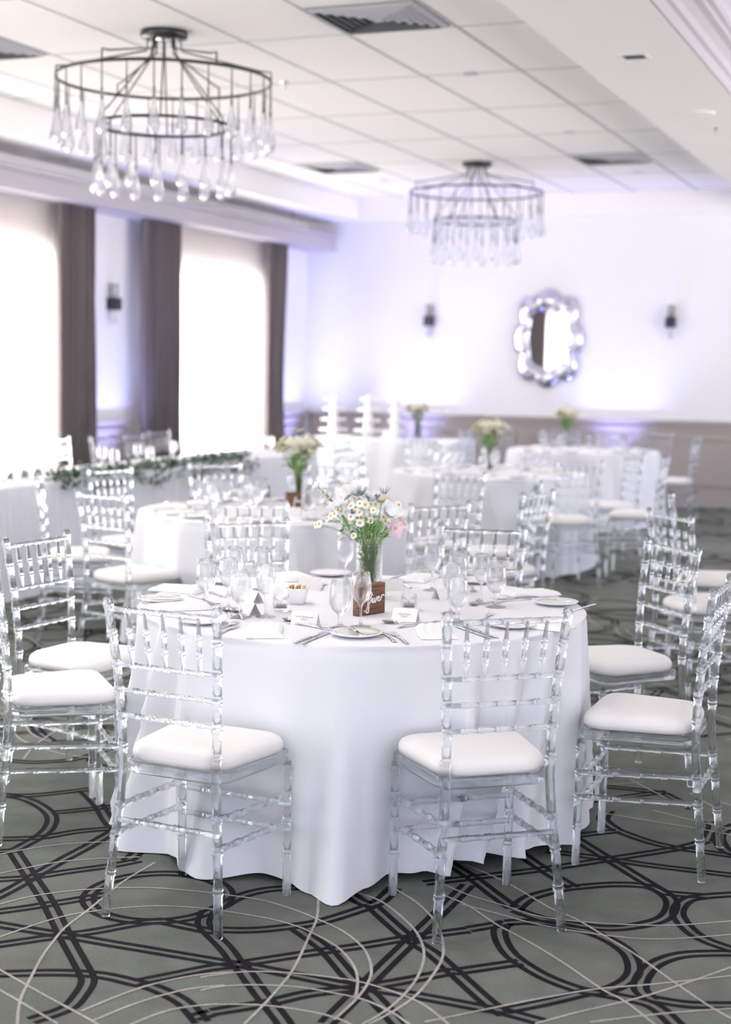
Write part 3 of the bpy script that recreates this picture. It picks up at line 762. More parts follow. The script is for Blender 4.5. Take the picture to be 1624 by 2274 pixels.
def napkin_proto():
    root = thing('folded_napkin', cat='napkin'); mb = MB(); Lh, Wh = .10, .058
    def top(u, v):
        x = (u-.5)*2*Lh; y = (v-.5)*2*Wh
        e = min(1, min(u, 1-u)*14, min(v, 1-v)*10)
        z = .004+.010*math.sqrt(max(0,e))+.0045*abs(math.sin(v*4*PI+.5*u))*(.35+.65*u)*e+.006*u*e*math.sin(v*PI)
        return (x+.004*math.sin(v*6), y+.004*math.sin(u*5), z)
    mb.grid(top, 30, 24)
    def bot(u, v):
        p = top(u, v); return (p[0], p[1], .0008)
    mb.grid(bot, 30, 24)
    vs = []; per = [(i/30, 0) for i in range(30)]+[(1, j/24) for j in range(24)]+[(1-i/30, 1) for i in range(30)]+[(0, 1-j/24) for j in range(24)]
    n = len(per)
    for u, v in per: vs.append(top(u, v))
    for u, v in per: vs.append(bot(u, v))
    mb.add(vs, [(i, (i+1)%n, n+(i+1)%n, n+i) for i in range(n)], True)
    mb.build('napkin_cloth', M['napkin'], root); return root
napkin = Maker(napkin_proto)
def text_mesh(txt, size, m, parent, loc, rot, name='card_text'):
    cu = bpy.data.curves.new('t', 'FONT'); cu.body = txt; cu.size = size; cu.align_x = 'CENTER'; cu.align_y = 'CENTER'; cu.extrude = .0001
    to = bpy.data.objects.new('t', cu); COL.objects.link(to)
    dg = bpy.context.evaluated_depsgraph_get(); me = bpy.data.meshes.new_from_object(to.evaluated_get(dg)); bpy.data.objects.remove(to)
    me.materials.clear(); me.materials.append(m)
    o = bpy.data.objects.new(name, me); COL.objects.link(o); o.parent = parent; o.location = loc; o.rotation_euler = rot; return o
def card(loc, rz, label, lines=None, group=None, m=None):
    root = thing('place_card', loc, rz, label, 'place card', group)
    w, h, t = .044, .042, .0006; tilt = .022
    mb = MB(); mb.add([(-w,-tilt,0),(w,-tilt,0),(w,0,h),(-w,0,h),(-w,-tilt+t,0),(w,-tilt+t,0),(w,t,h),(-w,t,h),(-w,tilt,0),(w,tilt,0),(-w,tilt-t,0),(w,tilt-t,0)],
        [(0,1,2,3),(5,4,7,6),(3,2,9,8),(7,6,11,10),(0,1,5,4),(8,9,11,10),(0,3,8),(1,2,9)][:6]); mb.build('folded_card', M['card'], root)
    if lines: text_mesh(lines, .0085, M['ink'], root, (0, -tilt*.55-.0008, h*.52), (math.atan2(h, tilt), 0, 0))
    return root
def P_(px, py, z=ZT): v = at(px, py, z); v.z = z; return v
def ang_to_center(p, T): return math.atan2(T.y-p.y, T.x-p.x)

# main table, glasses (base pixel)
GL5 = [('g',457,1342,'water goblet nearest the left edge of the front table'),
 ('w',507,1352,'wine glass between the two leftmost goblets on the front table'),
 ('g',534,1371,'water goblet behind the spoons at left on the front table, third from left'),
 ('w',590,1370,'wine glass left of the white packet bowl on the front table'),
 ('g',582,1309,'clear glass standing behind the others left of the packet bowl, before a chair back'),
 ('w',520,1322,'wine glass farthest back in the left glass cluster'),
 ('g',755,1395,'water goblet in front of the wooden five sign, left of the wine glass'),
 ('w',801,1392,'wine glass in front of the wooden five sign'),
 ('w',766,1296,'wine glass directly left of the vase of flowers'),
 ('w',960,1311,'wine glass standing alone right of the vase, behind the tealight'),
 ('g',1016,1318,'water goblet behind the cluster right of the lone wine glass'),
 ('w',1068,1340,'wine glass second from right on the front table'),
 ('g',1101,1348,'rightmost water goblet on the front table'),
 ('w',1001,1363,'wine glass at the left of the right-hand glass cluster'),
 ('g',1015,1382,'water goblet nearest us in the right-hand glass cluster')]
for k, x, y, lb in GL5:
    (wine if k == 'w' else goblet)(P_(x, y), 0, lb, 'stemmed glasses on the front table')
for x, y, lb, da in [(588,1406,'folded white napkin with pleats in front of the left printed place card',.55),(968,1408,'folded white napkin left of the foreground chair top on the right',-.3),(1178,1321,'folded white napkin at the right rim of the front table',0),
  (930,1287,'folded white napkin at the back of the front table, right of the vase',0),(650,1284,'folded white napkin at the back of the front table, behind the packet bowl',0),(398,1312,'folded white napkin farthest left on the front table',0),(398,1352,'folded white napkin behind the left foreground chair top',.2),(1205,1392,'folded white napkin behind the top of the right foreground chair',0)]:
    p = P_(x, y); napkin(p, ang_to_center(p, T5)+da, lb, 'napkins on the front table')
for x, y, lb in [(791,1413,'small white plate with butter knife at the front rim, below the wine glass'),(448,1384,'small white plate seen through the left foreground chair back'),(1137,1393,'small white plate behind the right foreground chair top rail'),
  (1233,1343,'small white plate at the right rim of the front table'),(358,1336,'small white plate at the left rim of the front table'),(1058,1294,'small white plate at the back right of the front table'),(498,1294,'small white plate at the back left of the front table'),(735,1278,'small white plate at the back of the front table left of the vase')]:
    p = P_(x, y); plate(p, 0, lb, 'bread plates on the front table')
    if (x, y) in ((791,1413),(448,1384),(1233,1343),(358,1336),(1137,1393)):
        a = {791: -.9, 448: .5, 1233: .4, 358: .3, 1137: -.4}[x]
        butter((p.x-.07*math.cos(a), p.y-.07*math.sin(a), ZT+.0155), a, 'butter knife lying on the '+lb.replace('small ', '').replace(' with butter knife', ''), 'butter knives on bread plates')
def util(mk, hx, hy, tx, ty, lb):
    a, b = P_(hx, hy), P_(tx, ty); mk(a, math.atan2(b.y-a.y, b.x-a.x), lb, 'cutlery on the front table')
for mk, a, b, c_, d_, lb in [(fork,475,1404,548,1374,'dinner fork left of the pleated napkin, nearer the glasses'),(fork,478,1414,541,1384,'dinner fork left of the pleated napkin, nearer the rim'),
 (knife,655,1429,728,1402,'table knife at the front rim, left one of the pair before the small plate'),(knife,672,1431,742,1400,'table knife at the front rim, right one of the pair before the small plate'),
 (fork,877,1427,828,1388,'fork right of the small plate at the front rim, left one of the pair'),(fork,905,1431,848,1390,'fork right of the small plate at the front rim, right one of the pair'),
 (spoon,712,1394,592,1370,'spoon above the pleated napkin, touching the printed card'),(fork,640,1384,714,1396,'dessert fork above the pleated napkin beside the printed card'),
 (spoon,970,1389,856,1384,'spoon above the right foreground napkin'),(fork,884,1395,975,1381,'dessert fork above the right foreground napkin'),
 (knife,1014,1393,1092,1419,'table knife behind the right foreground chair, left of the pair'),(knife,1030,1392,1104,1417,'table knife behind the right foreground chair, right of the pair'),
 (spoon,515,1374,492,1342,'left one of two spoons beside the tilted place card'),(spoon,540,1376,512,1344,'right one of two spoons beside the tilted place card'),
 (fork,1180,1331,1122,1336,'fork lying before the napkin at the right rim'),(fork,1196,1326,1140,1329,'second fork lying before the napkin at the right rim'),
 (fork,1070,1382,1104,1352,'fork standing out behind the right foreground chair top rail'),(knife,1262,1360,1290,1352,'table knife at the right rim below the small plate'),
 (spoon,1062,1330,1046,1352,'spoon right of the right-hand glass cluster'),(fork,1046,1300,1060,1334,'fork right of the right-hand glass cluster'),
 (fork,712,1312,728,1282,'fork at the back of the table left of the vase'),(spoon,912,1307,890,1296,'spoon at the back of the table right of the vase'),
 (knife,858,1292,896,1275,'table knife at the back rim right of the vase, left of the pair'),(knife,868,1294,906,1277,'table knife at the back rim right of the vase, right of the pair'),
 (knife,420,1322,470,1336,'table knife between the two leftmost napkins'),(fork,448,1312,498,1325,'fork behind the leftmost goblet')]:
    util(mk, a, b, c_, d_, lb)
card(P_(678,1386), .12, 'ivory tent place card printed with a name, left of the five sign', 'Sarah MacDonald\nTable 5')
card(P_(901,1379), -.02, 'ivory tent place card printed with a name, below the right tealight', 'James Nunn\nTable 5')
card(P_(556,1363), -.75, 'blank side of a tilted white place card among the left glasses')
card(P_(871,1310), .9, 'white tent place card right of the vase, before the back napkin')
card(P_(688,1308), .5, 'white tent place card behind the white packet bowl')
card(P_(985,1329), 1.2, 'white tent place card at the foot of the right-hand glass cluster')
card(P_(560,1336), -.6, 'white tent place card behind the left glass cluster')

# wooden five sign
def stroke(mb, pts, w, z0_=0.0, th=.0012):
    """flat lettering stroke in the x-z plane, facing -y"""
    P = smooth(pts); n = len(P); vs = []
    for i, (x, y) in enumerate(P):
        a = P[max(i-1,0)]; b = P[min(i+1,n-1)]; dx, dy = b[0]-a[0], b[1]-a[1]; l = math.hypot(dx,dy) or 1
        ww = w*(.55+.45*abs(dy)/l)
        for q in (-ww/2, ww/2):
            for d in (-th, .0003): vs.append((x-dy/l*q, z0_+d, y+dx/l*q))
    fs = []
    for i in range(n-1):
        a = i*4; b = a+4; fs += [(a,a+2,b+2,b),(a,b,b+1,a+1),(a+2,a+3,b+3,b+2),(a+1,b+1,b+3,a+3)]
    mb.add(vs, fs)
SF = {'five': [[(-.030,-.030),(-.022,-.034),(-.016,-.024),(-.012,-.004),(-.006,.018),(0,.022),(.001,.012),(-.006,.002),(-.014,-.002)],[(-.014,-.002),(-.010,-.020),(-.012,-.036),(-.019,-.038),(-.018,-.026),(-.008,-.012),(.000,-.002)],
   [(.000,-.002),(.005,.004),(.004,-.008),(.008,-.010),(.013,.000)],[(.006,.012),(.007,.014)],[(.013,.004),(.014,-.010),(.018,-.008),(.023,.003),(.022,.006),(.026,.000)],[(.026,-.002),(.033,.001),(.034,.006),(.029,.005),(.028,-.004),(.033,-.008),(.040,-.002),(.045,.008),(.050,.010),(.054,.006)]]}
SF['four'] = [SF['five'][0], SF['five'][1], [(.004,-.002),(.008,.004),(.003,.002),(.003,-.007),(.009,-.008),(.012,.000),(.009,.004)], [(.014,.004),(.014,-.008),(.020,-.008),(.023,.004)], [(.023,.004),(.023,-.008),(.028,-.006),(.030,.002)],
   [(.031,.004),(.031,-.009)], [(.031,-.002),(.035,.004),(.039,.004),(.044,-.004),(.05,.004)]]
SF['four'] = [[(x*.9, y*.9) for x, y in s_] for s_ in SF['four']]
def sign(p0, p1, hgt, word, label, dep=.026):
    a, b = P_(*p0), P_(*p1); w = (b-a).length; rz = math.atan2(b.y-a.y, b.x-a.x); c_ = (a+b)/2
    n = Vector((-math.sin(rz), math.cos(rz), 0)); c_ = c_+n*dep/2
    root = thing('table_number_sign', c_, rz, label, 'sign')
    mb = MB().box(-w/2, w/2, -dep/2, dep/2, 0, hgt); o = mb.build('wooden_block', M['wood'], root)
    bv = o.modifiers.new('b', 'BEVEL'); bv.width = .0015; bv.segments = 2
    mb = MB()
    sc = w/.112
    for s_ in SF[word]: stroke(mb, [(x*sc-.004, y*sc+hgt*.5) for x, y in s_], .0042*sc, -dep/2-.0003)
    mb.build('lettering', M['white'], root)
    return root, w
sign((795.6,1369.5), (855,1360.5), .105, 'five', 'dark wooden block sign lettered five in white script on the front table')
sign((638,1132), (679,1130), .10, 'four', 'dark wooden block sign in white script on the left middle table')

# packet bowl
p = P_(660,1340); root = thing('packet_bowl', p, .25, 'white square tapered bowl of sugar packets on the front table', 'bowl')
mb = MB(); vs = []
for h_, z in ((.026,0),(.028,.001),(.040,.055),(.0375,.055),(.0255,.005)):
    for k in range(32):
        a = 2*PI*k/32; ca, sa = math.cos(a), math.sin(a); q = (abs(ca)**5+abs(sa)**5)**(-1/5); vs.append((h_*q*ca, h_*q*sa, z+(.003*abs(math.sin(2*a)) if z > .05 else 0)))
mb.add(vs, [(i*32+j, i*32+(j+1)%32, (i+1)*32+(j+1)%32, (i+1)*32+j) for i in range(4) for j in range(32)]+[tuple(range(31,-1,-1)), tuple(128+j for j in range(32))], True); mb.build('bowl_body', M['china'], root)
yel = pbr('yellow_paper', (.85,.72,.35), .7); kra = pbr('kraft_paper', (.62,.42,.28), .7)
for i in range(7):
    a = thing('sugar_packet', (p.x+.008*(i-3)*math.cos(.25), p.y+.008*(i-3)*math.sin(.25), p.z+.012), .25+.1*(i%3-1), ['yellow','brown','white'][i%3]+' paper sugar packet in the white square bowl', 'packet', 'sugar packets in the bowl')
    mb = MB().box(-.002,.002,-.022,.022,0,.052); mb.build('paper_packet', [yel, kra, M['card']][i%3], a)
# tealights in wavy glass cups
def tealight(px, py, label):
    root = thing('tealight_holder', P_(px, py), .3, label, 'candle holder')
    mb = MB(); n = 32; lay = [(0,.0,0),(.024,.0,0),(.026,.004,0),(.027,.030,0),(.028,.048,1),(.0255,.048,1),(.0245,.030,0),(.022,.012,0),(0,.011,0)]; vs = []
    for r, z, w in lay:
        for k in range(n):
            a = 2*PI*k/n; q = (abs(math.cos(a))**4+abs(math.sin(a))**4)**(-1/4); vs.append((r*q*math.cos(a), r*q*math.sin(a), z+w*.008*math.cos(4*a+PI)))
    mb.add(vs, [(i*n+j, i*n+(j+1)%n, (i+1)*n+(j+1)%n, (i+1)*n+j) for i in range(len(lay)-1) for j in range(n)], True); mb.build('glass_cup', M['glass'], root)
    mb = MB().lathe([(0,.0125),(.019,.0125),(.019,.027),(.0175,.027),(.0165,.025),(0,.025)], 20); c_ = mb.build('tealight_candle', M['white'], root)
    MB().tube([(0,0,.025),(0,0,.031)], .0008, 5).build('wick', M['black'], c_)
tealight(908, 1355, 'wavy clear glass tealight holder right of the five sign')
tealight(624, 1357, 'wavy clear glass tealight holder left of the packet bowl foot')

# ------------------------------------------------------------------ vases and bouquets
def vase(loc, r, h, label, m='cutglass', hour=0.0):
    root = thing('glass_vase', loc, 0, label, 'vase', None)
    def R_(z):
        t = z/h; rr = r*(1-hour*math.sin(PI*t)*.35)
        if t < .05: rr *= .93+.07*t/.05
        if t > .90: rr *= .96
        if .93 < t < .96: rr *= 1.035
        return rr
    zs = [0,.02,.05,.2,.4,.6,.8,.88,.90,.925,.935,.955,.965,1.0]
    pr = [(0,0)]+[(R_(z*h), z*h) for z in zs]+[(R_(z*h)-.003, z*h) for z in reversed(zs[1:])]+[(0,.02*h)]
    MB().lathe(pr, 36).build('vase_body', M[m], root)
    return root
def blob_flower(mb, c, r, rr, mi=0, petals=9, up=Vector((0,0,1)), cup=.6):
    up = up.normalized(); a = up.cross(Vector((0,0,1)) if abs(up.z) < .9 else Vector((1,0,0))).normalized(); b = up.cross(a)
    ph = rr.uniform(0, 6.28)
    for k in range(petals):
        an = ph+2*PI*k/petals; d = a*math.cos(an)+b*math.sin(an); s = up.cross(d); w = 2.1*r/petals*1.5
        lv = 1+.25*(k % 2); vs = []
        for i in range(5):
            t = i/4; rad = r*t*lv; hgt = cup*r*t*t*(1.2-.3*t)
            for j in (-1, -.4, .4, 1): vs.append(Vector(c)+d*rad+up*(hgt+.08*r*j*j)+s*(j*w*math.sin(PI*(.12+.78*t))))
        mb.add(vs, [(i*4+j, i*4+j+1, (i+1)*4+j+1, (i+1)*4+j) for i in range(4) for j in range(3)], True, mi)
def leafp(mb, c, d, l, w, mi=0):
    d = d.normalized(); s = d.cross(Vector((0,0,1))); s = s.normalized() if s.length > .01 else Vector((1,0,0)); n = s.cross(d)
    vs = []
    for i in range(6):
        t = i/5
        for j in (-1, 0, 1): vs.append(Vector(c)+d*l*t+s*j*w*math.sin(PI*(t*.93+.04))+n*(.15*l*t*(1-t)-.1*w*(1-abs(j))))
    mb.add(vs, [(i*3+j, i*3+j+1, (i+1)*3+j+1, (i+1)*3+j) for i in range(5) for j in range(2)], True, mi)
# main bouquet
VB = P_(819, 1325); VH = .198
vase(VB, .049, VH, 'cylindrical pressed glass jar vase holding wildflowers on the front table')
rq = random.Random(21)
bq = thing('wildflower_bouquet', (VB.x, VB.y, VB.z+.010), 0, 'loose wildflower bouquet of chamomile, poppies and thistle in the front glass jar', 'flowers')
side = RR.copy(); side.z = 0; side.normalize(); dep_ = Vector((-side.y, side.x, 0))
pv = (at(819,1325,ZT)-CP).dot(fw); SPX = FPX/pv
def bp(px, py, d=0.0):
    """point of the bouquet: offset across and up from the vase axis, d metres farther back"""
    return side*((px-819)/SPX)+dep_*d+Vector((0,0,(1325-py)/SPX*1.0+.0*d-.010))
def topstem(mb, tip, mi=0, r=.0010):
    b = Vector((rq.uniform(-.026,.026), rq.uniform(-.026,.026), .008)); m_ = Vector((tip.x*.42+rq.uniform(-.012,.012), tip.y*.42+rq.uniform(-.012,.012), VH*.95)); 
    l = math.hypot(m_.x, m_.y)
    if l > .041: m_.x *= .041/l; m_.y *= .041/l
    pts = []
    for k in range(9):
        t = k/8
        if t < .5: q = b+(m_-b)*(t/.5)
        else:
            u_ = (t-.5)/.5; q = m_+(tip-m_)*u_+Vector((0,0,.012*math.sin(PI*u_)))
        pts.append(q)
    mb.tube(pts, r, 5, False, mi)
st = MB()
dais = [(707.5,1162),(735,1135),(741,1139.5),(755,1135),(725,1152),(731,1147.5),(777,1145),(779,1154),(787,1126),(793,1163),(797,1157.5),(807,1159),(803,1131),(808,1118),(821,1119.5),(831,1119.5),(818,1132),(823,1138.5),(795,1135),(774,1174),(808.5,1177),(783.5,1186),(853,1155),(840,1160),(868,1152),(870.5,1145),(881,1143.5),(879,1137),(881,1117),(898,1163),(893,1157),(868,1119),(815,1155),(821,1152),(784,1109),(777,1121),(796,1115),(810,1148),(787,1135),(826,1129),(849,1147),(700,1165),(860,1128)]
def daisy_proto():
    root = bpy.data.objects.new('chamomile_flower', None); COL.objects.link(root); return root
dm = MB()
for k in range(14):
    a = 2*PI*k/14; vs = []
    for i in range(4):
        t = i/3; r = .004+.0115*t
        for j in (-1, 1): vs.append((r*math.cos(a)-j*.0030*math.sin(PI*(.2+.6*t))*math.sin(a), r*math.sin(a)+j*.0030*math.sin(PI*(.2+.6*t))*math.cos(a), -.0018*t))
    dm.add(vs, [(2*i,2*i+1,2*i+3,2*i+2) for i in range(3)], True)
dcm = MB().ball((0,0,.0008), .0050, 10, 6, (1,1,.8))
first = None
for i, (x, y) in enumerate(dais):
    tip = bp(x, y, rq.uniform(-.05, .035)); topstem(st, tip)
    nrm = Vector((tip.x, tip.y, .05))*.8+Vector((-dep_.x, -dep_.y, 0))*.05*(1.4+rq.uniform(-.8,.8))+Vector((rq.uniform(-.02,.02), 0, .02))
    q = nrm.to_track_quat('Z', 'X').to_euler()
    if first is None:
        first = dm.build('chamomile_flower', M['petal'], bq); cc = dcm.build('yellow_centre', M['yellow'], first); fl_ = first
    else:
        fl_ = first.copy(); COL.objects.link(fl_); c2 = cc.copy(); COL.objects.link(c2); c2.parent = fl_
    fl_.location = tip; fl_.rotation_euler = q; s_ = rq.uniform(.85, 1.15); fl_.scale = (s_,)*3
# larger blooms
def bloom(name, px, py, d, r, m, petals, cup, up, layers=2, label=None, centre=None):
    tip = bp(px, py, d); mb = MB()
    for k in range(layers): blob_flower(mb, tip+Vector((0,0,-.002*k)), r*(1-.22*k), rq, 0, petals, up, cup+.35*k)
    o = mb.build(name, m, bq); topstem(st, tip, 0, .0018)
    if label: o['label'] = label
    if centre: MB().ball(tip+up.normalized()*r*.15, r*.18, 8, 6).build('flower_centre', centre, o)
Fr = -dep_
bloom('poppy', 860, 1134, -.075, .036, M['petal'], 6, .7, side*.4+Vector((0,0,.6))+Fr*.7, 3, 'large white poppy')
bloom('poppy', 792, 1094, .03, .044, M['petal'], 6, .6, Vector((0,0,.8))+side*-.2+Fr*.6, 4, 'largest white poppy at the back')
bloom('poppy', 768, 1104, .04, .036, M['petal'], 7, .5, Vector((0,0,.8))+side*-.5+Fr*.6, 3)
bloom('scabiosa', 751, 1121, -.01, .026, M['petal'], 14, .4, Fr*.7+Vector((0,0,.8))+side*-.4, 4)
bloom('scabiosa', 731, 1130, -.02, .016, M['petal'], 12, .4, Fr*.7+Vector((0,0,.8)), 3)
bloom('scabiosa', 843, 1108, -.03, .026, M['cream'], 16, .5, Fr*.6+Vector((0,0,.9)), 3, 'pale yellow scabiosa')
bloom('scabiosa', 862, 1117, -.01, .018, M['cream'], 14, .5, Fr*.4+Vector((0,0,.9))+side*.6, 2, 'small pale yellow scabiosa')
bloom('cosmos', 874, 1168, -.045, .032, M['pink'], 9, .4, Fr*.8+side*.4+Vector((0,0,.1)), 2, 'pale pink bloom', M['kraft'] if 'kraft' in M else kra)
bloom('cosmos', 886, 1154, -.02, .024, M['pink'], 8, .6, side*.8+Vector((0,0,.4)), 2, 'smaller pink bloom')
bloom('cosmos', 762, 1172, -.03, .030, M['petal'], 8, .4, Fr*.3+side*-.9+Vector((0,0,.1)), 2)
for (x, y, r) in [(703,1083,.017),(722,1098,.014),(730,1108,.013),(717,1118,.012),(712,1090,.012)]:
    bloom('snapdragon', x, y, .02, r, M['petal'], 6, .9, side*-.6+Vector((0,0,.6))+Fr*.3, 2)
for (x, y) in [(795,1098),(815,1106),(850,1098)]:
    tip = bp(x, y, -.01); mb = MB(); mb.ball(tip, .006, 8, 6)
    for k in range(11):
        a = rq.uniform(0, 6.28); e = rq.uniform(.3, 1.35); d = Vector((math.cos(a)*math.cos(e), math.sin(a)*math.cos(e), math.sin(e)))
        mb.tube([tip, tip+d*.016, tip+d*.036+Vector((0,0,.003))], [.0013,.0011,.0002], 4)
    mb.build('sea_thistle', M['thistle'], bq); topstem(st, tip)
for (x, y) in [(780,1133),(834,1099)]:
    tip = bp(x, y, -.04); mb = MB()
    for k in range(9): mb.ball(tip+Vector((rq.uniform(-.006,.006),)*1+(rq.uniform(-.006,.006), rq.uniform(-.006,.006))), .004, 6, 4)
    mb.build('cornflower', M['blue'], bq); topstem(st, tip)
for k in range(36):
    a = rq.uniform(0, 6.28); r = rq.uniform(.01, .075); topstem(st, Vector((r*math.cos(a), r*math.sin(a), rq.uniform(.23, .29))))
st.build('flower_stems', M['stem'], bq)
lf = MB()
for k in range(120):
    a = rq.uniform(0, 6.28); r = rq.uniform(.01, .07); z = rq.uniform(VH+.005, VH+.075)
    leafp(lf, (r*math.cos(a), r*math.sin(a), z), Vector((math.cos(a+rq.uniform(-.6,.6)), math.sin(a), rq.uniform(.1, 1.4))), rq.uniform(.015,.030), rq.uniform(.002,.006))
for (x, y) in [(760,1173),(757,1180),(765,1167),(795,1192),(790,1196),(850,1190),(856,1186),(800,1185)]:
    c_ = bp(x, y, -.05)
    for j in range(3): leafp(lf, c_, Vector((rq.uniform(-1,1), rq.uniform(-1,1), rq.uniform(-.3,.8))), .020, .006)
for k in range(20):
    a = rq.uniform(0, 6.28); r = rq.uniform(.0, .032); leafp(lf, (r*math.cos(a), r*math.sin(a), rq.uniform(.05, VH-.03)), Vector((rq.uniform(-.3,.3), rq.uniform(-.3,.3), 1)), .03, .005)
lf.build('foliage', M['leaf'], bq)

# simpler white bouquets further back
def bouquet_proto():
    root = thing('white_bouquet', cat='flowers'); rr = random.Random(4); h0 = .17
    fm = MB(); sm_ = MB(); gm = MB()
    for k in range(44):
        a = rr.uniform(0, 6.28); r = .118*math.sqrt(rr.random()); z = h0+.085+rr.uniform(-.03,.13)*(1-r/.16)+.03
        c_ = Vector((r*math.cos(a), r*math.sin(a), z)); up = Vector((c_.x*7, c_.y*7, .8))
        blob_flower(fm, c_, rr.uniform(.026,.042), rr, 0 if k % 3 else 1, 8, up, .5)
        sm_.tube([(rr.uniform(-.02,.02), rr.uniform(-.02,.02), .01), (c_.x*.25, c_.y*.25, h0), c_], .0016, 5)
    for k in range(50):
        a = rr.uniform(0, 6.28); r = rr.uniform(.02,.075); leafp(gm, (r*math.cos(a), r*math.sin(a), h0+rr.uniform(-.0,.07)), Vector((math.cos(a), math.sin(a), rr.uniform(-.2,.9))), .045, .012)
    for k in range(10):
        sm_.tube([(rr.uniform(-.02,.02), rr.uniform(-.02,.02), .01), (rr.uniform(-.02,.02), rr.uniform(-.02,.02), h0+.03)], .002, 5)
    fm.build('blossoms', [M['ivory'], M['cream']], root)['kind'] = 'stuff'; sm_.build('flower_stems', M['stem'], root); gm.build('foliage', M['leaf'], root)
    MB().ball((.075,-.03,h0+.16), .006, 8, 6).build('yellow_centre', M['yellow'], root)
    return root
bouq = Maker(bouquet_proto); VASES = [P_(655,1150), P_(668,1165), P_(660,1131), P_(688,1118), P_(574,1098)]
for (P, lb) in [((663,1122), 'left middle table'), ((1088,1046), 'right middle table'), ((1258,990), 'far right table'), ((928,962), 'dessert table')]:
    p = P_(*P) if P[0] != 928 else Vector((atY(928, 960, 16.78).x, 16.78, ZT)); VASES.append(p); vase(p, .048, .18, 'clear hourglass vase with green stems on the '+lb, 'glass', .35)
    b_ = bouq((p.x, p.y, p.z+.008), rnd.uniform(-.5, .5), 'cream and white bouquet in the vase on the '+lb, 'white bouquets on the back tables'); b_.scale = (1.0, 1.0, 1.12)

# ------------------------------------------------------------------ settings on the other round tables
def settings(T, n, ph, where, full=True):
    for k in range(n):
        a = ph+2*PI*k/n; c_, s_ = math.cos(a), math.sin(a)
        def loc(r, t):
            while True:
                q = Vector((T.x+r*c_-t*s_, T.y+r*s_+t*c_, ZT))
                if all((q-v).length > .10 for v in VASES): return q
                r += .03; t += .02
        napkin(loc(.60, 0), a+PI, 'folded white napkin laid at a seat on the '+where, 'napkins on the '+where)
        plate(loc(.62, -.16), 0, 'small white bread plate at a seat on the '+where, 'plates on the '+where)
        wine(loc(.44, .12), 0, 'clear wine glass at a seat on the '+where, 'wine glasses on the '+where)
        goblet(loc(.40, .03), 0, 'clear water goblet at a seat on the '+where, 'goblets on the '+where)
        if full:
            knife(loc(.70, .08), a+PI, 'steel table knife at a seat on the '+where, 'knives on the '+where)
            fork(loc(.70, -.07), a+PI, 'steel fork at a seat on the '+where, 'forks on the '+where)
settings(T4, 10, .25, 'left middle table')
settings(T6, 8, .1, 'right middle table', False)
settings(T7, 8, .3, 'far right table', False)
card(P_(652,1143), .3, 'small place card below the sign on the left middle table')
MB_c = MB().lathe([(0,0),(.03,0),(.03,.001),(.03,.10),(.028,.10),(.028,.003),(0,.003)], 24)
for (x, y, lb) in [(592,1112,'left middle table, left of the vase'), (688,1118,'left middle table, right of the sign')]:
    r_ = thing('candle_tumbler', P_(x, y), 0, 'straight clear tumbler with white candle on the '+lb, 'candle holder'); MB_c.build('glass_tumbler', M['glass'], r_)
    MB().lathe([(0,.004),(.022,.004),(.022,.06),(0,.062)], 16).build('white_candle', M['white'], r_)

# head table dressing
gm = MB(); gr = random.Random(8)
for k in range(1500):
    t = gr.random(); Y = 9.0+t*3.15; edge = abs(math.sin(Y*4.1))*.5+.5
    x = -5.93+gr.gauss(0, .045); z = ZT+.012+abs(gr.gauss(0, .022))
    if gr.random() < .35*edge: x = -5.835+gr.uniform(0,.03); z = ZT-gr.uniform(0, .12)*edge
    leafp(gm, (x, Y, z), Vector((gr.uniform(-.6,1), gr.uniform(-1,1), gr.uniform(-.4,.9))), gr.uniform(.035,.075), gr.uniform(.007,.014))
gm.tube([(-5.93, 9.0+3.15*k/20, ZT+.012+.006*math.sin(k)) for k in range(21)], .006, 6)
tag(gm.build('leaf_garland', M['garland']), 'green leafy garland lying along the front edge of the head table', 'garland')
for k, Y in enumerate([8.0, 8.75, 10.2, 10.75, 11.35, 11.95, 12.5, 13.05]):
    wine((-6.22, Y, ZT), 0, 'clear wine glass on the long head table behind the garland', 'wine glasses on the head table')
    goblet((-6.16, Y+.09, ZT), 0, 'clear water goblet on the long head table behind the garland', 'goblets on the head table')
    napkin((-6.42, Y-.2, ZT), 0, 'folded white napkin on the long head table', 'napkins on the head table')
    if k % 2 == 0: plate((-6.30, Y-.38, ZT), 0, 'small white plate on the long head table', 'plates on the head table')
for (x, y, lb) in [(20,1066,'first from the left'), (55,1062,'second from the left'), (84,1060,'nearest the garland')]:
    p = P_(x, y); r_ = thing('candle_tumbler', p, 0, 'white candle in clear tumbler on the near head table, '+lb, 'candle holder')
    MB_c.build('glass_tumbler', M['glass'], r_); MB().lathe([(0,.004),(.024,.004),(.024,.055),(0,.057)], 16).build('white_candle', M['white'], r_)

# dessert table: tiered stands, boxes
def stand(px, H, label, k_=1.0):
    x = atY(px, 962, 16.62).x; root = thing('tiered_cupcake_stand', (x, 16.62, ZT), 0, label, 'cake stand', 'white tiered stands on the dessert table')
    MB().lathe([(0,0),(.075,0),(.070,.02),(.048,H*.55),(.036,H*.9),(.030,H),(0,H+.01)], 20).build('centre_column', M['white'], root)
    for k, (z, r) in enumerate([(.07,.172*k_),(.19,.15*k_),(.31,.125*k_),(.43,.10*k_)]):
        if z < H: MB().lathe([(.04,z),(r,z),(r+.004,z+.004),(r+.004,z+.022),(r,z+.026),(.04,z+.026)], 28).build('tier_plate', M['white'], root)
stand(741, .49, 'white four-tier cupcake stand, leftmost on the dessert table')
stand(818, .49, 'white four-tier cupcake stand in the middle of the dessert table')
stand(878, .44, 'slim white tiered stand, rightmost and smallest on the dessert table', .62)
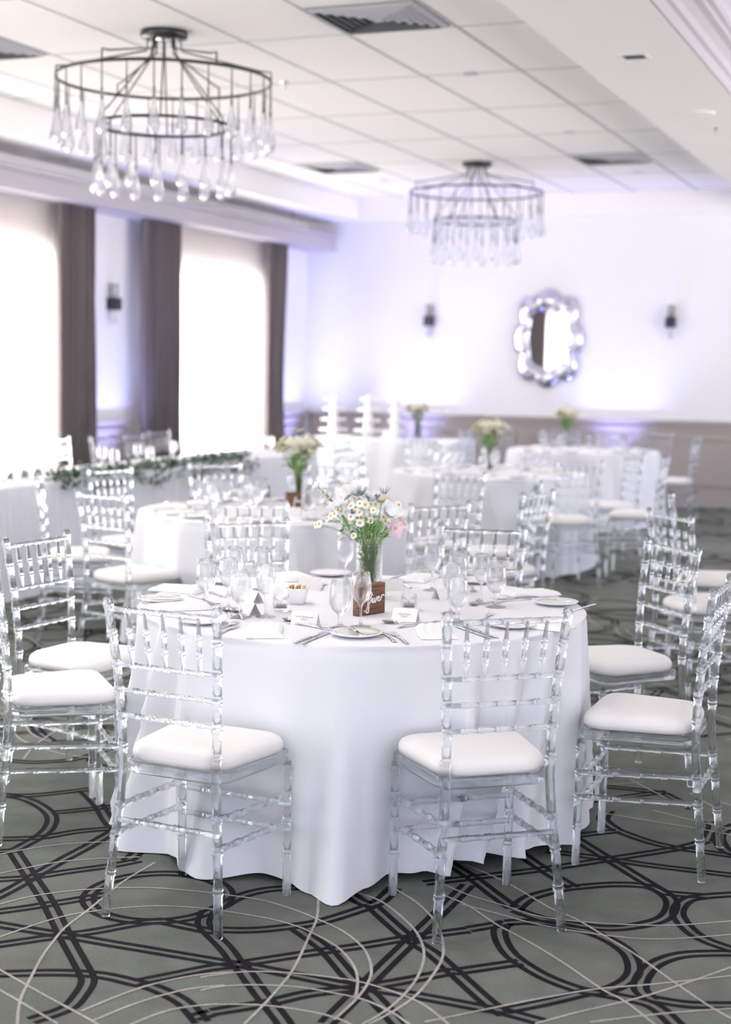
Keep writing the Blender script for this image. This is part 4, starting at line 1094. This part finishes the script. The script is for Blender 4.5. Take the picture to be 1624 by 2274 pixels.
x = atY(870, 950, 16.4).x; o = MB().box(-.075,.075,-.06,.06,0,.11).build('white_box', M['card']); o.location = (x, 16.36, ZT); tag(o, 'small white box before the rightmost tiered stand on the dessert table', 'box')
x = atY(735, 990, 16.1).x; o = MB().box(-.16,.16,-.10,.10,0,.03).build('white_tray', M['card']); o.location = (x, 16.34, ZT); tag(o, 'flat white tray below the leftmost tiered stand on the dessert table', 'tray')

# ------------------------------------------------------------------ chandeliers
def teardrop_mesh():
    H = .27; pr = [(.0,0),(.012,.001),(.026,.012),(.034,.030),(.036,.05),(.032,.08),(.022,.12),(.0135,.17),(.0095,.22),(.0085,H)]
    inn = [(max(0,r-.002), z+.002 if z < .05 else z) for r, z in reversed(pr)]
    return MB().lathe([(r, z-H) for r, z in pr]+[(r, z-H) for r, z in inn], 14)
def chandelier_proto():
    root = thing('chandelier', cat='chandelier'); D = M['darkmetal']
    can = MB().lathe([(0,0),(.145,0),(.148,-.006),(.148,-.034),(.142,-.042),(0,-.046)], 32).build('ceiling_canopy', D, root)
    MB().lathe([(0,-.046),(.06,-.046),(.06,-.052),(0,-.056)], 20).build('canopy_cap', M['steel'], root)
    def ringm(R, z, r): 
        mb = MB(); n = 64; vs = []
        for i in range(n):
            a = 2*PI*i/n
            for j in range(6):
                b = 2*PI*j/6; vs.append(((R+r*math.cos(b))*math.cos(a), (R+r*math.cos(b))*math.sin(a), z+1.3*r*math.sin(b)))
        return mb.add(vs, [(i*6+j, ((i+1)%n)*6+j, ((i+1)%n)*6+(j+1)%6, i*6+(j+1)%6) for i in range(n) for j in range(6)], True)
    ZU, ZL, RU, RL = -.30, -.585, .675, .43
    ringm(RU, ZU, .0085).build('upper_ring', D, root); ringm(RL, ZL, .0085).build('lower_ring', D, root)
    for k in range(6):
        a = k*PI/3+.26; c_, s_ = math.cos(a), math.sin(a)
        MB().tube([(.10*c_,.10*s_,-.04),(.11*c_,.11*s_,-.12),(.60*c_,.60*s_,ZU+.075),(.672*c_,.672*s_,ZU+.07),(RU*c_,RU*s_,ZU)], .0058, 6).build('support_arm', D, root)
        a += PI/6; c_, s_ = math.cos(a), math.sin(a)
        MB().tube([(.07*c_,.07*s_,-.04),(.09*c_,.09*s_,-.15),(RL*c_,RL*s_,ZL+.03),(RL*c_,RL*s_,ZL)], .005, 6).build('lower_rod', D, root)
    td = None
    for (R, z, n) in ((RU, ZU, 26), (RL, ZL, 17)):
        for k in range(n):
            a = 2*PI*k/n+.1; c_, s_ = math.cos(a), math.sin(a)
            if td is None:
                td = teardrop_mesh().build('glass_teardrop', M['drop'], root)
                hk = MB().tube([(0,0,-.07),(0,0,.155),(0,0,.165)], [.0055,.0035,.006], 6).build('hanging_rod', D, td); o = td
            else:
                o = td.copy(); COL.objects.link(o); h2 = hk.copy(); COL.objects.link(h2); h2.parent = o
            o.location = (R*c_, R*s_, z-.155)
    return root
chand = Maker(chandelier_proto)
p = at(365, 70, Z2); chand((p.x, p.y, Z2), .2, 'large two-tier ring chandelier with clear teardrops at upper left', 'teardrop ring chandeliers')
p = at(1060, 361, Z2); chand((p.x, p.y, Z2), .5, 'farther two-tier ring chandelier with clear teardrops right of centre', 'teardrop ring chandeliers')

# ------------------------------------------------------------------ ceiling fittings
def diffuser(px, py, label):
    p = at(px, py, Z2); kx = round((p.x+6.62-.36)/.72); cx_ = -6.62+.36+.72*kx
    root = thing('air_diffuser', (cx_, p.y, Z2-.004), 0, label, 'vent', 'square ceiling air diffusers'); h = .335
    MB().box(-h,h,-h,h,-.001,.002).build('back_plate', M['ventdark'], root)
    mb = MB(); 
    for k in range(6):
        a = h-k*.052; b = a-.034
        for q in range(4):
            c_, s_ = math.cos(q*PI/2), math.sin(q*PI/2)
            vs = [(a,-a,-.002),(a,a,-.002),(b,b,-.020),(b,-b,-.020),(a,-a,-.0035),(a,a,-.0035),(b,b,-.0215),(b,-b,-.0215)]
            mb.add([(x*c_-y*s_, x*s_+y*c_, z) for x, y, z in vs], [(0,1,2,3),(4,7,6,5),(0,4,5,1),(2,6,7,3),(1,5,6,2),(0,3,7,4)])
    mb.box(-.03,.03,-.03,.03,-.022,-.020); mb.build('louvre_blades', M['vent'], root)
diffuser(828, 38, 'square louvred air diffuser at the top centre of the ceiling')
diffuser(1376, 350, 'square air diffuser in the far ceiling, right of the far chandelier')
diffuser(768, 370, 'square air diffuser in the far ceiling, left of the far chandelier')
diffuser(14, 100, 'square air diffuser cut by the upper left edge of the photo')
def recess(px, py, z, h, label, m='vent'):
    p = at(px, py, z); root = thing('recessed_and_fill_downlight', (p.x, p.y, z), 0, label, 'ceiling light', 'small square recessed lights')
    f = MB(); 
    for q in range(4):
        c_, s_ = math.cos(q*PI/2), math.sin(q*PI/2); vs = [(h,-h,-.004),(h,h,-.004),(h*.72,h*.72,-.006),(h*.72,-h*.72,-.006)]
        f.add([(x*c_-y*s_, x*s_+y*c_, zz) for x, y, zz in vs], [(0,1,2,3)]); vs = [(h,-h,-.004),(h,h,-.004),(h,h,0),(h,-h,0)]
        f.add([(x*c_-y*s_, x*s_+y*c_, zz) for x, y, zz in vs], [(0,1,2,3)])
    f.build('trim_frame', M['white'], root); MB().box(-h*.72,h*.72,-h*.72,h*.72,-.003,-.001).build('lamp_aperture', M[m], root)
recess(1410, 125, Z1, .085, 'square recessed light in the beam at upper right', 'ventdark')
recess(1046, 162, Z2, .075, 'square recessed light between the two chandeliers, nearest'); recess(1266, 292, Z2, .075, 'square recessed light above right of the far chandelier')
recess(1418, 381, Z2, .075, 'square recessed light beyond the far right diffuser'); recess(852, 399, Z2, .075, 'square recessed light left of the far chandelier')
for (x, y) in DOWN[4:]:  # unseen fixtures added to go with the fill spots
    root = thing('recessed_and_fill_downlight', (x, y, Z2), 0, 'square fixture added in the ceiling above the front tables for fill light', 'ceiling light', 'added fill fixtures above the front tables')
    f = MB(); [f.box(a, b, c2, d2, -.005, 0) for a, b, c2, d2 in ((-.075,.075,-.075,-.054),(-.075,.075,.054,.075),(-.075,-.054,-.054,.054),(.054,.075,-.054,.054))]
    f.build('trim_frame', M['white'], root); MB().box(-.054,.054,-.054,.054,-.003,-.001).build('lamp_aperture', M['vent'], root)
p = at(1548, 251, Z1); o = MB().lathe([(0,-.012),(.11,-.012),(.125,-.008),(.13,0)], 32).build('ceiling_speaker', M['plaster']); o.location = (p.x, p.y, Z1); tag(o, 'round flush ceiling speaker in the beam at right', 'speaker')
p = at(55, 341, Z1); o = MB().lathe([(0,-.010),(.09,-.010),(.105,-.006),(.11,0)], 32).build('ceiling_speaker', M['plaster']); o.location = (p.x, p.y, Z1); tag(o, 'round flush ceiling disc in the left soffit above the curtain', 'speaker')
def sprink(px, py, z, label):
    p = at(px, py, z); root = thing('fire_sprinkler', (p.x, p.y, z), 0, label, 'sprinkler', 'ceiling sprinklers')
    MB().lathe([(.035,0),(.035,-.004),(.012,-.008),(.008,-.03),(0,-.03)], 16).build('sprinkler_body', M['steel'], root)
    MB().lathe([(0,-.045),(.02,-.045),(.02,-.042),(0,-.042)], 12).build('deflector', M['steel'], root)
    MB().tube([(.008,0,-.028),(.012,0,-.036),(.002,0,-.045)], .002, 5).build('sprinkler_arm', M['steel'], root)
sprink(632, 182, Z2, 'small fire sprinkler right of the near chandelier'); sprink(1590, 283, Z1, 'small fire sprinkler at the right edge of the beam')
sprink(145, 354, Z1, 'small fire sprinkler in the left soffit below the near chandelier'); sprink(651, 472, Z1, 'small fire sprinkler at the far end of the left soffit')

# ------------------------------------------------------------------ wall lights, mirror, uplights
def sconce(loc, rz, label):
    root = thing('wall_sconce', loc, rz, label, 'wall light', 'dark block wall sconces with glass tubes')
    MB().box(-.055,.055,-.11,0,-.06,.06).build('metal_block', M['black'], root)
    MB().lathe([(.038,.06),(.042,.20),(.040,.20),(.036,.062),(0,.062)], 20, (0,-.06,0)).build('glass_tube', M['glass'], root)
    MB().lathe([(.03,-.06),(.022,-.16),(.03,-.185),(.012,-.19),(.012,-.06)], 16, (0,-.06,0)).build('lower_finial', M['glass'], root)
p = atY(956, 713, YB); sconce((p.x, YB, p.z), 0, 'dark block wall sconce on the back wall left of the mirror')
p = atY(1492, 716, YB); sconce((p.x, YB, p.z), 0, 'dark block wall sconce on the back wall right of the mirror')
p = atX(243, 675, XL); sconce((XL, p.y, p.z), PI/2, 'dark block wall sconce on the window wall between two curtains')
pc = atY(1218, 752, YB); W2, H2 = .39, .56
root = thing('ornate_mirror', (pc.x, YB-.03, pc.z), -.008, 'ornate scalloped silver mirror hanging on the back wall', 'mirror')
def outline(a, k): # scalloped outline
    rx, rz_ = .235, .37
    q = (abs(math.cos(a))**2.6+abs(math.sin(a))**2.6)**(-1/2.6)
    s_ = 1+.07*(abs(math.cos(4*a))**.7-.6)
    return (rx*q*s_*k*math.cos(a), rz_*q*s_*k*math.sin(a))
n = 96; vs = [(outline(2*PI*i/n, 1)[0], -.012, outline(2*PI*i/n, 1)[1]) for i in range(n)]+[(outline(2*PI*i/n, 1)[0], .0, outline(2*PI*i/n, 1)[1]) for i in range(n)]
MB().add(vs, [tuple(range(n)), tuple(range(2*n-1,n-1,-1))]+[(i,(i+1)%n,n+(i+1)%n,n+i) for i in range(n)]).build('mirror_glass', M['mirror'], root)
mb = MB(); vs = []
for f, y in ((0.97,-.012),(1.02,-.030),(1.16,-.045),(1.34,-.040),(1.46,-.018),(1.48,.0)):
    for i in range(n):
        a = 2*PI*i/n; x, z = outline(a, 1); lob = 1+(.16*(abs(math.cos(4*a))**.6-.6))*max(0,(f-1))/.48
        vs.append((x*f*lob*(1+.14*(f-1)/.48), y, z*f*lob))
mb.add(vs, [(k*n+i, k*n+(i+1)%n, (k+1)*n+(i+1)%n, (k+1)*n+i) for k in range(5) for i in range(n)], True); mb.build('scalloped_frame', M['mirframe'], root)
for k in range(12):
    a = 2*PI*(k+.5)/12; x, z = outline(a, 1.26)
    mb = MB(); mb.ball((x, -.04, z), .055, 12, 8, (1.0,.35,1.0)); mb.build('frame_scroll', M['mirframe'], root)
for i, (a, b) in enumerate(UPL):
    lb = ['on the floor behind the dessert table', 'on the floor behind the far right table', 'on the floor by the window wall between two curtains', 'on the floor near the back left corner', 'on the floor by the back wall far right'][i]
    root = thing('led_uplight', (a[0], a[1], 0), 0, 'small black round stage uplight '+lb, 'uplight', 'black floor uplights')
    MB().lathe([(0,.02),(.07,.02),(.085,.05),(.085,.24),(.08,.25),(.076,.25),(.076,.235),(0,.235)], 24).build('lamp_housing', M['black'], root)
    MB().lathe([(0,.237),(.074,.237)], 24).build('lamp_lens', M['glow'], root)
    for s in (-1, 1): MB().box(s*.09-.004, s*.09+.004, -.015, .015, 0, .14).build('bracket_foot', M['black'], root)
bpy.context.view_layer.update()
